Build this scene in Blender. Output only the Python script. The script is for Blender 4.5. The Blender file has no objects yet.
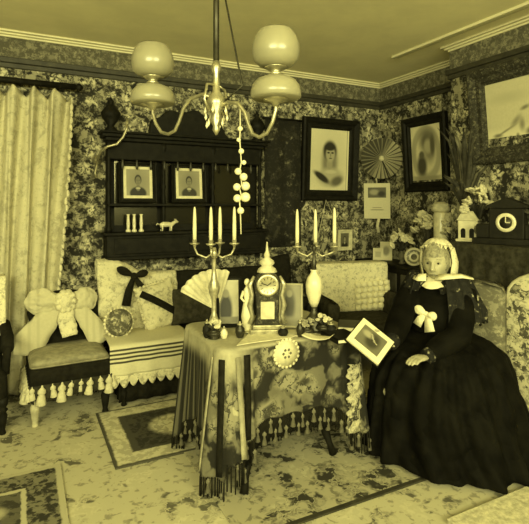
import bpy, bmesh, math, random
from mathutils import Vector, Matrix, Euler
R = math.radians
PI = math.pi
sc = bpy.context.scene
C = sc.collection
rnd = random.Random(7)

# ------------------------------------------------------------------ camera
YAW = R(26.8); FPX = 480.0; HZ = 205.0; CX = 264.5
CAM = Vector((-3.73, -4.39, 1.50))
FW = Vector((math.sin(YAW), math.cos(YAW), 0)); RT = Vector((math.cos(YAW), -math.sin(YAW), 0))
cd = bpy.data.cameras.new('camera'); cam = bpy.data.objects.new('camera', cd); C.objects.link(cam)
cam.location = CAM; cam.rotation_euler = (R(90), 0, -YAW)
cd.sensor_width = 36; cd.lens = FPX / 529 * 36; cd.shift_y = -(262 - HZ) / 529; cd.clip_start = .05
sc.camera = cam
# ------------------------------------------------------------------ light
TINT = (1.0, .97, .46)
w = bpy.data.worlds.new('world'); sc.world = w; w.use_nodes = True
bg = w.node_tree.nodes['Background']; bg.inputs[0].default_value = (*TINT, 1); bg.inputs[1].default_value = .22
def area(name, loc, target, sx, sy, power):
    l = bpy.data.lights.new(name, 'AREA'); l.shape = 'RECTANGLE'; l.size = sx; l.size_y = sy
    l.energy = power; l.color = TINT
    o = bpy.data.objects.new(name, l); C.objects.link(o); o.location = loc
    o.rotation_euler = (Vector(target) - Vector(loc)).to_track_quat('-Z', 'Y').to_euler()
    return o
area('window_daylight', (-5.6, -5.9, 2.35), (-2.0, -1.2, .6), 2.4, 1.0, 360)
area('rear_fill_light', (-2.6, -7.4, 2.4), (-1.2, -.8, 1.1), 2.4, 1.0, 380)  # added fill without a known window, evens the light towards the back right
sc.view_settings.view_transform = 'Standard'; sc.view_settings.look = 'None'
sc.view_settings.gamma = 1; sc.view_settings.use_curve_mapping = False
sc.view_settings.exposure = -0.58

# ------------------------------------------------------------------ pixel -> place
def ray(px): return FW + RT * ((px - CX) / FPX)
def onY(px, py, Y):
    d = ray(px); t = (Y - CAM.y) / d.y
    return Vector((CAM.x + d.x * t, Y, CAM.z - (py - HZ) * t / FPX))
def onX(px, py, X):
    d = ray(px); t = (X - CAM.x) / d.x
    return Vector((X, CAM.y + d.y * t, CAM.z - (py - HZ) * t / FPX))
def atD(px, py, t):
    d = ray(px); return Vector((CAM.x + d.x * t, CAM.y + d.y * t, CAM.z - (py - HZ) * t / FPX))
def onZ(px, py, z): return atD(px, py, FPX * (CAM.z - z) / (py - HZ))

# ------------------------------------------------------------------ materials
def tone(v): return (v, v * .93, v * .62, 1)
class NT:
    def __init__(s, name, rough=.75, metal=0, spec=.3):
        s.m = bpy.data.materials.new(name); s.m.use_nodes = True; s.t = s.m.node_tree
        s.b = s.t.nodes['Principled BSDF']; s.b.inputs['Roughness'].default_value = rough
        s.b.inputs['Metallic'].default_value = metal; s.b.inputs['Specular IOR Level'].default_value = spec
    def n(s, kind, **kw):
        x = s.t.nodes.new(kind)
        for k, v in kw.items(): setattr(x, k, v)
        return x
    def put(s, sock, v):
        if hasattr(v, 'is_linked') or isinstance(v, bpy.types.NodeSocket): s.t.links.new(v, sock)
        else: sock.default_value = v
    def math(s, op, a, b=None, c=None):
        x = s.n('ShaderNodeMath', operation=op); s.put(x.inputs[0], a)
        if b is not None: s.put(x.inputs[1], b)
        if c is not None: s.put(x.inputs[2], c)
        return x.outputs[0]
    def vm(s, op, a, b=None):
        x = s.n('ShaderNodeVectorMath', operation=op); s.put(x.inputs[0], a)
        if b is not None: s.put(x.inputs[1], b)
        return x.outputs['Value'] if op in ('LENGTH', 'DISTANCE', 'DOT_PRODUCT') else x.outputs[0]
    def mr(s, v, a, b, c=0., d=1.):
        x = s.n('ShaderNodeMapRange', interpolation_type='SMOOTHSTEP'); s.put(x.inputs[0], v)
        for i, q in enumerate((a, b, c, d)): x.inputs[i + 1].default_value = q
        return x.outputs[0]
    def mix(s, f, a, b):
        x = s.n('ShaderNodeMix', data_type='RGBA'); s.put(x.inputs[0], f); s.put(x.inputs[6], a); s.put(x.inputs[7], b)
        return x.outputs[2]
    def noise(s, vec, scale, detail=3, rough=.6):
        x = s.n('ShaderNodeTexNoise'); s.put(x.inputs['Vector'], vec); x.inputs['Scale'].default_value = scale
        x.inputs['Detail'].default_value = detail; x.inputs['Roughness'].default_value = rough
        return x.outputs
    def vor(s, vec, scale, feature='F1', rand=1.):
        x = s.n('ShaderNodeTexVoronoi', feature=feature); s.put(x.inputs['Vector'], vec); x.inputs['Scale'].default_value = scale
        x.inputs['Randomness'].default_value = rand
        return x.outputs
    def obj(s): return s.n('ShaderNodeTexCoord').outputs['Object']
    def pos(s): return s.n('ShaderNodeNewGeometry').outputs['Position']
    def warp(s, vec, scale, amt):
        d = s.vm('SUBTRACT', s.noise(vec, scale, 2)[1], (.5, .5, .5))
        x = s.n('ShaderNodeVectorMath', operation='SCALE'); s.put(x.inputs[0], d); x.inputs['Scale'].default_value = amt
        return s.vm('ADD', vec, x.outputs[0])
    def bump(s, h, strength=.4, dist=.01):
        x = s.n('ShaderNodeBump'); x.inputs['Strength'].default_value = strength; x.inputs['Distance'].default_value = dist
        s.put(x.inputs['Height'], h); s.t.links.new(x.outputs[0], s.b.inputs['Normal'])
    def out(s, col):
        s.put(s.b.inputs['Base Color'], col); return s.m
def plain(name, v, rough=.75, metal=0, var=.3, scale=14, bump=.15, spec=.3):
    t = NT(name, rough, metal, spec); o = t.obj(); n = t.noise(o, scale, 4)[0]
    if bump: t.bump(t.noise(o, scale * 6, 2)[0], bump, .004)
    return t.out(t.mix(t.mr(n, .3, .7), tone(v * (1 - var)), tone(v * (1 + var))))
def floral(name, dark, mid, light, s1=7, s2=24, cover=.3, usepos=False, bump=.2, leaf=.3):
    """organic leaf-and-blossom print: warped noise blotches with veins and lighter petals"""
    t = NT(name, .85); o = t.pos() if usepos else t.obj()
    w1 = t.warp(o, s1 * 1.3, 1.1 / s1); w2 = t.warp(o, s2 * .6, 1.3 / s2)
    n1 = t.noise(w1, s1 * 1.15, 3, .55)[0]; n2 = t.noise(w2, s2 * .62, 3, .6)[0]
    v1 = t.vor(w1, s1); n3 = t.noise(w2, s2 * 1.3, 2, .5)[0]
    lo = .56 - .2 * (leaf - .3)
    m2 = t.math('MULTIPLY', t.mr(n1, lo - .07, lo + .01), t.mr(n2, .36, .56))
    vein = t.mr(t.math('ABSOLUTE', t.math('SUBTRACT', n2, .5)), .0, .035)
    petal = t.math('MULTIPLY', t.mr(v1[0], cover + .18, cover - .12), t.mr(n3, .40, .60))
    twig = t.mr(n3, .56, .66)
    col = t.mix(t.math('MULTIPLY', twig, .55), tone(dark), tone(mid))
    col = t.mix(t.math('MULTIPLY', m2, vein), col, tone(mid))
    col = t.mix(t.math('MULTIPLY', petal, vein), col, tone(light))
    if bump: t.bump(t.math('ADD', petal, m2), bump, .004)
    return t.out(col)
def painted(name, base, shapes, rough=.6, axes='xz', speck=.12, wob=0.):
    """flat print: ellipses / boxes / rings composited on local coordinates"""
    t = NT(name, rough); o = t.obj()
    if wob: o = t.warp(o, 30, wob)
    sx = t.n('ShaderNodeSeparateXYZ'); t.put(sx.inputs[0], o)
    X = sx.outputs['xyz'.index(axes[0])]; Y = sx.outputs['xyz'.index(axes[1])]
    col = t.mix(t.noise(o, 60, 3)[0], tone(base * (1 - speck)), tone(base * (1 + speck)))
    for s in shapes:
        k, cx, cy, rx, ry, v = s[:6]; soft = s[6] if len(s) > 6 else .15; rot = s[7] if len(s) > 7 else 0
        dx = t.math('SUBTRACT', X, cx); dy = t.math('SUBTRACT', Y, cy)
        if rot:
            c_, s_ = math.cos(rot), math.sin(rot)
            nx = t.math('ADD', t.math('MULTIPLY', dx, c_), t.math('MULTIPLY', dy, s_))
            dy = t.math('SUBTRACT', t.math('MULTIPLY', dy, c_), t.math('MULTIPLY', dx, s_)); dx = nx
        ax = t.math('DIVIDE', dx, rx); ay = t.math('DIVIDE', dy, ry)
        if k == 'b': d = t.math('MAXIMUM', t.math('ABSOLUTE', ax), t.math('ABSOLUTE', ay))
        else: d = t.math('SQRT', t.math('ADD', t.math('MULTIPLY', ax, ax), t.math('MULTIPLY', ay, ay)))
        if k == 'r': d = t.math('ADD', t.math('MULTIPLY', t.math('ABSOLUTE', t.math('SUBTRACT', d, .85)), 5.), .2)
        col = t.mix(t.mr(d, 1 + soft, 1 - soft), col, tone(v) if not isinstance(v, tuple) else t.mix(t.mr(t.noise(t.warp(o, 18, .06), 22, 3)[0], .44, .56), tone(v[0]), tone(v[1])))
    return t.out(col)

M = {}
M['wallpaper'] = floral('wallpaper_floral', .015, .27, .56, 8.5, 24, .36, True, 0, .62)
M['frieze'] = floral('frieze_paper', .07, .17, .22, 16, 40, .34, True, 0, .5)
M['carpet'] = floral('carpet_floral', .44, .10, .52, 4.0, 18, .30, True, .15, .12)
M['hearth'] = floral('hearth_rug_floral', .34, .03, .42, 4.5, 18, .34, True, .15, .50)
M['ceiling'] = plain('ceiling_distemper', .86, .9, 0, .06, 2.5, 0)
M['plaster'] = plain('plaster_moulding', .62, .8, 0, .06, 5, 0)
M['rail'] = plain('dark_moulding', .035, .5)
M['ebony'] = plain('dark_carved_wood', .009, .55, 0, .4, 20, .2, .10)
M['wood'] = plain('brown_wood', .045, .45, 0, .4, 12, .2, .4)
M['palewood'] = plain('painted_turned_wood', .42, .5)
M['velvet'] = plain('dark_velvet', .012, .95, 0, .3, 30, .3, .08)
M['plush'] = plain('brown_plush', .04, .95, 0, .4, 22, .3, .08)
M['tan'] = plain('worn_tan_upholstery', .27, .9, 0, .25, 18, .3)
M['grey'] = plain('mid_upholstery', .12, .9, 0, .3, 24, .3)
M['white'] = plain('white_linen', .72, .85, 0, .1, 30, .25)
M['cream'] = plain('cream_cloth', .52, .85, 0, .16, 25, .25)
M['lace'] = floral('lace_cloth', .60, .34, .68, 16, 60, .28, False, .3)
M['curtain'] = floral('lace_curtain_cloth', .50, .36, .56, 9, 40, .25, False, .2)
M['crochet'] = floral('crochet_cloth', .70, .40, .78, 22, 70, .3, False, .5)
M['chintz'] = floral('pale_chintz', .60, .07, .30, 14, 30, .34, False, .2, .5)
M['brass'] = plain('aged_brass', .42, .35, .75, .3, 20, 0)
M['darkmetal'] = plain('blackened_metal', .05, .4, .6, .3, 20, 0)
M['silver'] = plain('tarnished_silver', .40, .35, .55, .35, 30, 0)
M['porcelain'] = plain('pale_porcelain', .62, .3, 0, .12, 18, 0, .5)
M['opal'] = plain('opal_glass', .26, .28, 0, .06, 6, 0, .6)
M['wax'] = plain('candle_wax', .66, .5, 0, .06, 12, 0)
M['paper'] = plain('pale_paper', .66, .8, 0, .08, 20, .05)
M['card'] = plain('mount_card', .50, .8, 0, .08, 12, .05)
M['leaf'] = plain('dried_leaf', .035, .8, 0, .5, 12, .2)
M['grass'] = plain('dried_grass', .16, .8, 0, .4, 12, .2)
M['gilt'] = floral('carved_gilt', .02, .07, .13, 30, 70, .3, False, .5)
M['skin'] = plain('skin', .36, .6, 0, .1, 20, .05)
M['hair'] = plain('grey_hair', .22, .7, 0, .4, 60, .4)
M['dress'] = plain('black_silk_dress', .0045, .8, 0, .5, 9, .3, .06)
M['dark_hang'] = floral('dark_hanging_cloth', .012, .035, .16, 9, 30, .2, False, .2, .18)  # the wall hanging's own dark cloth colour with pale sprigs
M['ink'] = plain('dark_ink', .012, .6, 0, .3, 14, .15, .12)
M['cape'] = floral('beaded_black_cape', .005, .012, .30, 26, 40, .22, False, .4)
M['runner'] = plain('pale_table_runner', .60, .85, 0, .12, 30, .2)
M['lappet'] = plain('brown_glass_beads', .10, .3, 0, .5, 40, 0, .6)

# ------------------------------------------------------------------ mesh builder
class MB:
    def __init__(s): s.v = []; s.f = []
    def add(s, vs, fs, T=None):
        k = len(s.v)
        s.v += [tuple(T @ Vector(p)) if T else tuple(p) for p in vs]
        s.f += [tuple(i + k for i in f) for f in fs]; return s
    def box(s, x0, x1, y0, y1, z0, z1, T=None):
        vs = [(x, y, z) for x in (x0, x1) for y in (y0, y1) for z in (z0, z1)]
        return s.add(vs, [(0, 1, 3, 2), (4, 6, 7, 5), (0, 4, 5, 1), (2, 3, 7, 6), (0, 2, 6, 4), (1, 5, 7, 3)], T)
    def loft(s, rings, cap=True, close=True, T=None):
        n = len(rings[0]); vs = [p for r in rings for p in r]; fs = []
        for i in range(len(rings) - 1):
            for j in range(n if close else n - 1):
                a = i * n + j; b = i * n + (j + 1) % n
                fs.append((a, b, b + n, a + n))
        if cap and close:
            fs.append(tuple(range(n - 1, -1, -1))); fs.append(tuple((len(rings) - 1) * n + j for j in range(n)))
        return s.add(vs, fs, T)
    def lathe(s, prof, c=(0, 0, 0), n=20, T=None, sq=1.):
        rings = [[(c[0] + r * math.cos(2 * PI * j / n), c[1] + sq * r * math.sin(2 * PI * j / n), c[2] + z) for j in range(n)] for r, z in prof]
        return s.loft(rings, True, True, T)
    def tube(s, pts, r, n=8, flat=1., up=None, T=None):
        pts = [Vector(p) for p in pts]; rr = r if isinstance(r, (list, tuple)) else [r] * len(pts)
        rings = []; prev = Vector(up) if up else None
        for i, p in enumerate(pts):
            d = (pts[min(i + 1, len(pts) - 1)] - pts[max(i - 1, 0)])
            d = d.normalized() if d.length > 1e-9 else Vector((0, 0, 1))
            if prev is None: prev = Vector((0, 0, 1)) if abs(d.z) < .9 else Vector((1, 0, 0))
            u = prev - d * prev.dot(d)
            if u.length < 1e-6: u = d.orthogonal()
            u.normalize(); v = d.cross(u); prev = u
            rings.append([p + v * (rr[i] * math.cos(2 * PI * j / n)) + u * (rr[i] * flat * math.sin(2 * PI * j / n)) for j in range(n)])
        return s.loft(rings, True, True, T)
    def grid(s, fn, nu, nv, closeu=False, T=None):
        vs = [fn(i / nu, j / nv) for j in range(nv + 1) for i in range(nu + (0 if closeu else 1))]
        m = nu + (0 if closeu else 1); fs = []
        for j in range(nv):
            for i in range(nu):
                a = j * m + i; b = j * m + (i + 1) % m
                fs.append((a, b, b + m, a + m))
        return s.add(vs, fs, T)
    def ell(s, c, r, nu=16, nv=10, T=None):
        c = Vector(c)
        rings = []
        for j in range(1, nv):
            th = PI * j / nv
            rings.append([(c.x + r[0] * math.sin(th) * math.cos(2 * PI * i / nu), c.y + r[1] * math.sin(th) * math.sin(2 * PI * i / nu), c.z - r[2] * math.cos(th)) for i in range(nu)])
        k = len(s.v); s.loft(rings, False, True, T)
        for z, base, rev in ((-r[2], 0, True), (r[2], (nv - 2) * nu, False)):
            p = Vector((c.x, c.y, c.z + z)); s.v.append(tuple(T @ p) if T else tuple(p)); q = len(s.v) - 1
            for i in range(nu):
                a, b = k + base + i, k + base + (i + 1) % nu
                s.f.append((q, b, a) if rev else (q, a, b))
        return s
    def prism(s, out, y0, y1, T=None):
        n = len(out); vs = [(x, y0, z) for x, z in out] + [(x, y1, z) for x, z in out]
        fs = [tuple(range(n)), tuple(range(2 * n - 1, n - 1, -1))] + [(i, (i + 1) % n, (i + 1) % n + n, i + n) for i in range(n)]
        return s.add(vs, fs, T)
    def frame(s, w, h, prof, T=None):
        """rectangular sweep: prof = [(outset from opening edge, depth towards -y)]"""
        rings = []
        for q in range(4):
            sx, sz = ((-1, -1), (1, -1), (1, 1), (-1, 1))[q]
            rings.append([(sx * (w / 2 + o), -d, sz * (h / 2 + o)) for o, d in prof])
        rings.append(rings[0]); return s.loft(rings, False, True, T)
def obj(name, mb, mat, parent=None, loc=None, rot=None, smooth=True, bevel=0, sub=0, solid=0):
    me = bpy.data.meshes.new(name); me.from_pydata([tuple(v) for v in mb.v], [], mb.f)
    b = bmesh.new(); b.from_mesh(me); bmesh.ops.recalc_face_normals(b, faces=b.faces); b.to_mesh(me); b.free()
    me.polygons.foreach_set('use_smooth', [smooth] * len(me.polygons))
    me.materials.append(mat if not isinstance(mat, str) else M[mat])
    o = bpy.data.objects.new(name, me); C.objects.link(o)
    if parent: o.parent = parent
    if loc is not None: o.location = loc
    if rot is not None: o.rotation_euler = rot
    if solid: x = o.modifiers.new('solid', 'SOLIDIFY'); x.thickness = solid; x.offset = 0
    if bevel: x = o.modifiers.new('bevel', 'BEVEL'); x.width = bevel; x.segments = 2; x.limit_method = 'ANGLE'
    if sub: x = o.modifiers.new('sub', 'SUBSURF'); x.levels = sub; x.render_levels = sub
    return o
def share(name, src, parent=None, loc=None, rot=None, scale=None):
    o = bpy.data.objects.new(name, src.data); C.objects.link(o)
    for m_ in src.modifiers:
        if m_.type == 'SOLIDIFY': x = o.modifiers.new('solid', 'SOLIDIFY'); x.thickness = m_.thickness; x.offset = 0
    if parent: o.parent = parent
    if loc is not None: o.location = loc
    if rot is not None: o.rotation_euler = rot
    if scale is not None: o.scale = scale
    return o
def tag(o, label, cat, group=None):
    o['label'] = label; o['category'] = cat
    if group: o['group'] = group
    return o
def thing(name, label, cat, loc=(0, 0, 0), rotz=0, group=None, rot=None):
    o = bpy.data.objects.new(name, None); C.objects.link(o); o.location = loc; o.empty_display_size = .05
    o.rotation_euler = rot if rot else (0, 0, rotz); return tag(o, label, cat, group)
def struct(name, mb, mat, parent=None, smooth=False, bevel=0):
    o = obj(name, mb, mat, parent, smooth=smooth, bevel=bevel); o['kind'] = 'structure'; return o
def part_label(o, text): o['label'] = text; return o

# ================================================================== the room
H = 2.90; BRX = -.35; BRY = -1.35
struct('floor', MB().box(-6.5, .15, -7.2, .15, -.1, 0), 'carpet')
struct('ceiling', MB().box(-6.5, .15, -7.2, .15, H, H + .1), 'ceiling')
struct('wall_back', MB().box(-6.5, .15, 0, .15, 0, H), 'wallpaper')
struct('wall_right', MB().box(0, .15, -7.2, 0, 0, H), 'wallpaper')
struct('wall_chimney', MB().box(BRX, 0, -3.35, BRY, 0, H), 'wallpaper')
def runs(z0, z1, d0, d1=None):
    """a moulding profile box run along back wall, alcove, breast"""
    m = MB(); d = d0
    m.box(-6.5, -d, -d, 0, z0, z1); m.box(-d, 0, BRY, 0, z0, z1)
    m.box(BRX - d, BRX, -3.35 - d, BRY + d, z0, z1); m.box(BRX, 0, BRY, BRY + d, z0, z1)
    return m
struct('trim_1', runs(2.69, 2.855, .008), 'frieze')
r_ = runs(2.645, 2.69, .035); r_2 = runs(2.605, 2.645, .022); r_.add(r_2.v, r_2.f); struct('trim_2', r_, 'rail', bevel=.006)
cv = MB()
for z0, z1, d in ((2.852, 2.868, .02), (2.868, 2.884, .04), (2.884, H, .065)):
    q = runs(z0, z1, d); cv.add(q.v, q.f)
struct('trim_3', cv, 'plaster', bevel=.004)
# ceiling border moulding, running round about half a metre in from the walls
cb = MB()
for off, wd, hh in ((.44, .035, .02), (.36, .018, .012)):
    cb.box(BRX - off * .55 - wd, BRX - off * .55, -6.9, -.9, H - hh, H)
struct('trim_4', cb, 'plaster')
struct('baseboard_back', MB().box(-6.5, 0, -.02, 0, 0, .2), 'rail', bevel=.006)
struct('baseboard_right', MB().box(-.02, 0, BRY, -.02, 0, .2), 'rail', bevel=.006)

# ================================================================== rugs
def rug(name, label, x0, x1, y0, y1, mat, th=.012, fringe=True):
    t = thing(name, label, 'rug', ((x0 + x1) / 2, (y0 + y1) / 2, 0))
    a, b = (x1 - x0) / 2, (y1 - y0) / 2
    obj('pile', MB().box(-a, a, -b, b, 0.001, th), mat, t, smooth=False, bevel=.004)
    if fringe:
        m = MB(); n = int(2 * b / .018)
        for sx in (-1, 1):
            for i in range(n):
                y = -b + (i + .5) * 2 * b / n
                m.box(sx * a - .001, sx * (a + .03), y - .004, y + .004, .001, .005) if sx > 0 else m.box(-a - .03, -a + .001, y - .004, y + .004, .001, .005)
        f = obj('fringe', m, 'cream', t, smooth=False); f['kind'] = 'stuff'
    return t
def bind(t, w, h, v):
    m = MB(); b = .025
    m.box(-w / 2 - b, w / 2 + b, -h / 2 - b, -h / 2, .001, .011).box(w / 2, w / 2 + b, -h / 2, h / 2, .001, .011)
    obj('binding', m, v, t, smooth=False)
def carpet_mat(name, base, shapes): return painted(name, base, shapes, .95, 'xy', .25, .02)
a_, b_ = .40, .405
rug('small_rug', 'small pale bordered rug with dark centre and pale medallion beside the table', -3.26, -2.46, -1.59, -.78,
    carpet_mat('rug_medallion', .07, [('b', 0, 0, a_, b_, .06, .01), ('b', 0, 0, a_ * .95, b_ * .95, (.36, .52), .02), ('b', 0, 0, a_ * .68, b_ * .66, .05, .03),
        ('b', .02, 0, a_ * .62, b_ * .6, (.02, .05), .03), ('e', .06, 0, .16, .15, (.30, .52), .2)]), fringe=False)
a_, b_ = .65, .6
rug('panelled_rug', 'dark panelled rug with pale outer line in the lower left corner', -4.83, -3.53, -2.59, -1.39,
    carpet_mat('rug_panels', .05, [('b', 0, 0, a_, b_, .40, .005), ('b', 0, 0, a_ - .035, b_ - .035, (.025, .17), .01), ('b', 0, 0, a_ - .18, b_ - .18, .42, .01),
        ('b', 0, 0, a_ - .205, b_ - .205, (.035, .10), .01), ('e', a_ - .34, b_ - .36, .07, .06, .36, .4), ('e', .1, .0, .12, .09, .3, .4)]), fringe=False)
hr_ = rug('hearth_rug', 'dark flowered rug spread under the covered table', -2.86, -1.45, -2.43, -1.25, M['hearth'], .010, False); bind(hr_, 1.41, 1.18, 'rail')
rug('pale_rug', 'pale shaggy rug at the bottom right corner', -1.95, -.45, -4.0, -2.765,
    plain('pale_shag', .50, .95, 0, .3, 30, .8), .03, False)

# ================================================================== lace curtain
cur = thing('lace_curtain', 'long pale lace curtain with pleated heading at the left edge', 'curtain', (-3.9, -.085, 0))
def curtain_fn(u, v):
    z = .02 + 2.40 * v
    right = .53 - .17 * max(0, 1 - v) ** 1.1; left = -.75
    x = left + (right - left) * u
    k = 2 * PI * (u * 8.5)
    amp = .04 + .03 * math.sin(3 * u + 1) ** 2
    y = -.06 + amp * math.sin(k + .9 * math.sin(3 * v)) + .014 * math.sin(2.3 * k + 2 * v)
    x += .012 * math.cos(k + 5 * v)
    if v > .9: z += .085 * ((v - .9) / .1) * (abs(((u * 8.5 + .25) % 1) - .5) * 2 - .75)
    if v > .96: y += .0
    if u > .97: x += .012 * abs(math.sin(v * 60))
    return (x, y, z)
obj('curtain_panel', MB().grid(curtain_fn, 160, 70), 'curtain', cur, solid=.003)
m = MB()
for i in range(38):
    v = .03 + i * .025
    if v < .97:
        p = curtain_fn(1, v); m.ell((p[0] + .001, p[1], p[2]), (.014, .008, .03), 8, 6)
obj('lace_edging', m, 'lace', cur)
rod = thing('curtain_rod', 'dark curtain rod above the lace curtain heading', 'curtain rod', (-3.95, -.1, 2.485))
obj('pole', MB().tube([(-.8, 0, 0), (.62, 0, 0)], .026, 12), 'ebony', rod)
obj('finial', MB().lathe([(.012, 0), (.03, .012), (.034, .03), (.02, .05), (.004, .06)], (0, 0, 0), 14), 'ebony', rod, (.62, 0, 0), (0, R(90), 0))
for x in (-.7, .52): obj('bracket', MB().box(x - .012, x + .012, 0, .1, -.03, .012), 'ebony', rod, smooth=False)
for i in range(9):
    a = -.68 + i * .148
    obj('ring', MB().tube([(a, .024 * math.cos(q * PI / 6), .024 * math.sin(q * PI / 6) - .006) for q in range(13)], .004, 6), 'ebony', rod)

# ================================================================== generic makers
def turned_leg(h, r, n=14):
    return MB().lathe([(r * .6, 0), (r * .75, h * .03), (r * .55, h * .12), (r * .8, h * .3), (r * 1.0, h * .5), (r * .7, h * .6), (r * 1.15, h * .66), (r * .7, h * .72), (r * 1.1, h * .8), (r * 1.2, h)], n=n)
def cushion(a, b, c, p=2.6, n=28):
    """pillow: half sizes a (x) b (thick y) c (z)"""
    m = MB()
    def side(sgn):
        def f(u, v):
            x = (u * 2 - 1); z = (v * 2 - 1)
            e = max(0, 1 - abs(x) ** p) * max(0, 1 - abs(z) ** p)
            k = 1 - .07 * (1 - abs(x * z)) if (abs(x) > .98 or abs(z) > .98) else 1
            return (a * x * k, sgn * b * e ** .5, c * z * k)
        return f
    m.grid(side(1), n, n); m.grid(side(-1), n, n); return m
def ribbon(pts, w, th=.004, up=(0, 1, 0)):
    """flat band of half-width w along pts; broad side faces 'up'"""
    m = MB(); pts = [Vector(p) for p in pts]; rings = []; up = Vector(up).normalized()
    for i, p in enumerate(pts):
        d = (pts[min(i + 1, len(pts) - 1)] - pts[max(i - 1, 0)]).normalized()
        s = d.cross(up).normalized(); wv = w[i] if isinstance(w, (list, tuple)) else w
        rings.append([p - s * wv - up * th, p + s * wv - up * th, p + s * wv + up * th, p - s * wv + up * th])
    return m.loft(rings)
def lobe(p0, p1, w, th, up=(0, 1, 0), n=12, rip=.12):
    """puffed teardrop loop of a bow from p0 (narrow) to p1 (round end)"""
    p0, p1 = Vector(p0), Vector(p1); d = p1 - p0; up = Vector(up).normalized(); s = d.normalized().cross(up).normalized(); m = MB(); rings = []
    for i in range(n + 1):
        t = i / n; ww = w * (.16 + 1.1 * math.sin(PI * min(1, t * .93 + .03)) ** .8 * (.35 + .75 * t)); ww = max(ww * (1 if t < .97 else .6), .004)
        tt = th * (.3 + math.sin(PI * t) ** .6)
        c = p0 + d * t
        rings.append([c + s * (ww * math.cos(q * PI / 10)) + up * (tt * math.sin(q * PI / 10) * (1 + rip * math.sin(q * 2.1 + 4 * t))) for q in range(20)])
    return m.loft(rings)
def crumple(o, st=.012, size=.07, lv=2):
    x = o.modifiers.new('sub', 'SUBSURF'); x.subdivision_type = 'SIMPLE'; x.levels = lv; x.render_levels = lv
    tx = bpy.data.textures.get('crumple_%g' % size)
    if tx is None: tx = bpy.data.textures.new('crumple_%g' % size, 'CLOUDS'); tx.noise_scale = size
    x = o.modifiers.new('crumple', 'DISPLACE'); x.texture = tx; x.strength = st; x.mid_level = .5; return o
PROF = [(0, .012), (.12, .02), (.2, .03), (.45, .028), (.6, .042), (.85, .05), (1, .04), (1, 0), (0, 0)]
def framed(name, label, w, h, bw, loc, rot, pmat, fmat='ebony', matw=0, depth=1., cat='picture', group=None, matmat='card'):
    """w,h opening size; front faces local -y; back plane at y=0"""
    t = thing(name, label, cat, loc, rot=rot, group=group)
    fr = obj('frame', MB().frame(w, h, [(o * bw, d * depth) for o, d in PROF]), fmat, t, smooth=False)
    obj('backing', MB().box(-w / 2 - bw * .5, w / 2 + bw * .5, -.004, 0, -h / 2 - bw * .5, h / 2 + bw * .5), 'wood', t, smooth=False)
    if matw:
        obj('mount', MB().frame(w - 2 * matw, h - 2 * matw, [(0, .005), (0, .008), (matw, .008), (matw, .005)]), matmat, t, smooth=False)
    obj('print', MB().box(-w / 2 + matw * .9, w / 2 - matw * .9, -.007, -.004, -h / 2 + matw * .9, h / 2 - matw * .9), pmat, t, smooth=False)
    return t
def bust(name, w, h, bg=.5, hair=.03, face=.34, dress=.05, dx=0, veil=None, vign=True):
    s = []
    if vign: s += [('e', dx, -.02 * h, .44 * w, .46 * h, bg * .78, .5)]
    if veil: s += [('e', dx - .01 * w, .0, .19 * w, .34 * h, veil, .3)]
    s += [('e', dx, -.40 * h, .36 * w, .24 * h, dress, .15), ('e', dx, -.2 * h, .09 * w, .12 * h, face * .8, .2), ('e', dx, .1 * h, .15 * w, .185 * h, hair, .15),
          ('e', dx + .005 * w, .055 * h, .115 * w, .16 * h, face, .2), ('e', dx - .045 * w, .085 * h, .026 * w, .014 * h, .04, .4), ('e', dx + .05 * w, .085 * h, .026 * w, .014 * h, .04, .4),
          ('e', dx, .03 * h, .014 * w, .04 * h, face * .7, .5), ('e', dx, -.03 * h, .04 * w, .012 * h, .1, .5), ('e', dx, -.215 * h, .1 * w, .035 * h, .4, .4)]
    return painted(name, bg, s, .5)
def lean(facing_deg, tilt=0):
    """rotation for a local -y facing front turned to face heading (0 = -Y world), top tilted forwards"""
    return (R(tilt), 0, R(facing_deg))

# ================================================================== overmantel cabinet on back wall
c0 = onY(103, 256, 0); c1 = onY(257, 254, 0)
CXm = (c0.x + c1.x) / 2; CW = (c1.x - c0.x) / 2
cab = thing('wall_cabinet', 'dark carved wall cabinet with mirror panels and crested top above the sofa', 'cabinet', (CXm, 0, 1.05))
W = CW
obj('base', MB().box(-W, W, -.20, 0, 0, .19), 'ebony', cab, smooth=False, bevel=.012)
obj('base_moulding', MB().box(-W - .02, W + .02, -.225, 0, .19, .215).box(-W - .015, W + .015, -.215, 0, -.02, .01), 'ebony', cab, smooth=False, bevel=.006)
obj('back_panel', MB().box(-W + .02, W - .02, -.03, 0, .215, 1.05), 'ebony', cab, smooth=False)
XA, XB = onY(163, 0, -.1).x - CXm, onY(212, 0, -.1).x - CXm
for x in (-W + .03, XA, XB, W - .03):
    obj('column', MB().lathe([(.026, 0), (.03, .03), (.016, .06), (.02, .3), (.013, .36), (.024, .4), (.014, .44), (.02, .7), (.03, .74), (.03, .79)], (x, -.12, .215), 12), 'ebony', cab)
obj('cornice', MB().box(-W - .03, W + .03, -.19, 0, 1.03, 1.06).box(-W - .05, W + .05, -.21, 0, 1.06, 1.08).box(-W, W, -.16, 0, 1.0, 1.03), 'ebony', cab, smooth=False, bevel=.006)
obj('canopy_board', MB().box(-W + .02, W - .02, -.14, -.03, .84, 1.0), 'ebony', cab, smooth=False, bevel=.01)
out = [(-.42, 1.08)]
for i in range(25):
    a = PI - i * PI / 24
    out.append((.36 * math.cos(a), 1.12 + .20 * math.sin(a) ** .8 + .02 * math.cos(a * 9)))
out.append((.42, 1.08))
obj('crest', MB().prism(out, -.10, -.02), 'ebony', cab, smooth=False, bevel=.01)
for x in (-W + .05, W - .05):
    obj('finial', MB().lathe([(.05, 0), (.055, .02), (.025, .05), (.075, .12), (.085, .16), (.05, .21), (.02, .24), (.028, .26), (.004, .30)], (x, -.1, 1.08), 14), 'ebony', cab)
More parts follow.
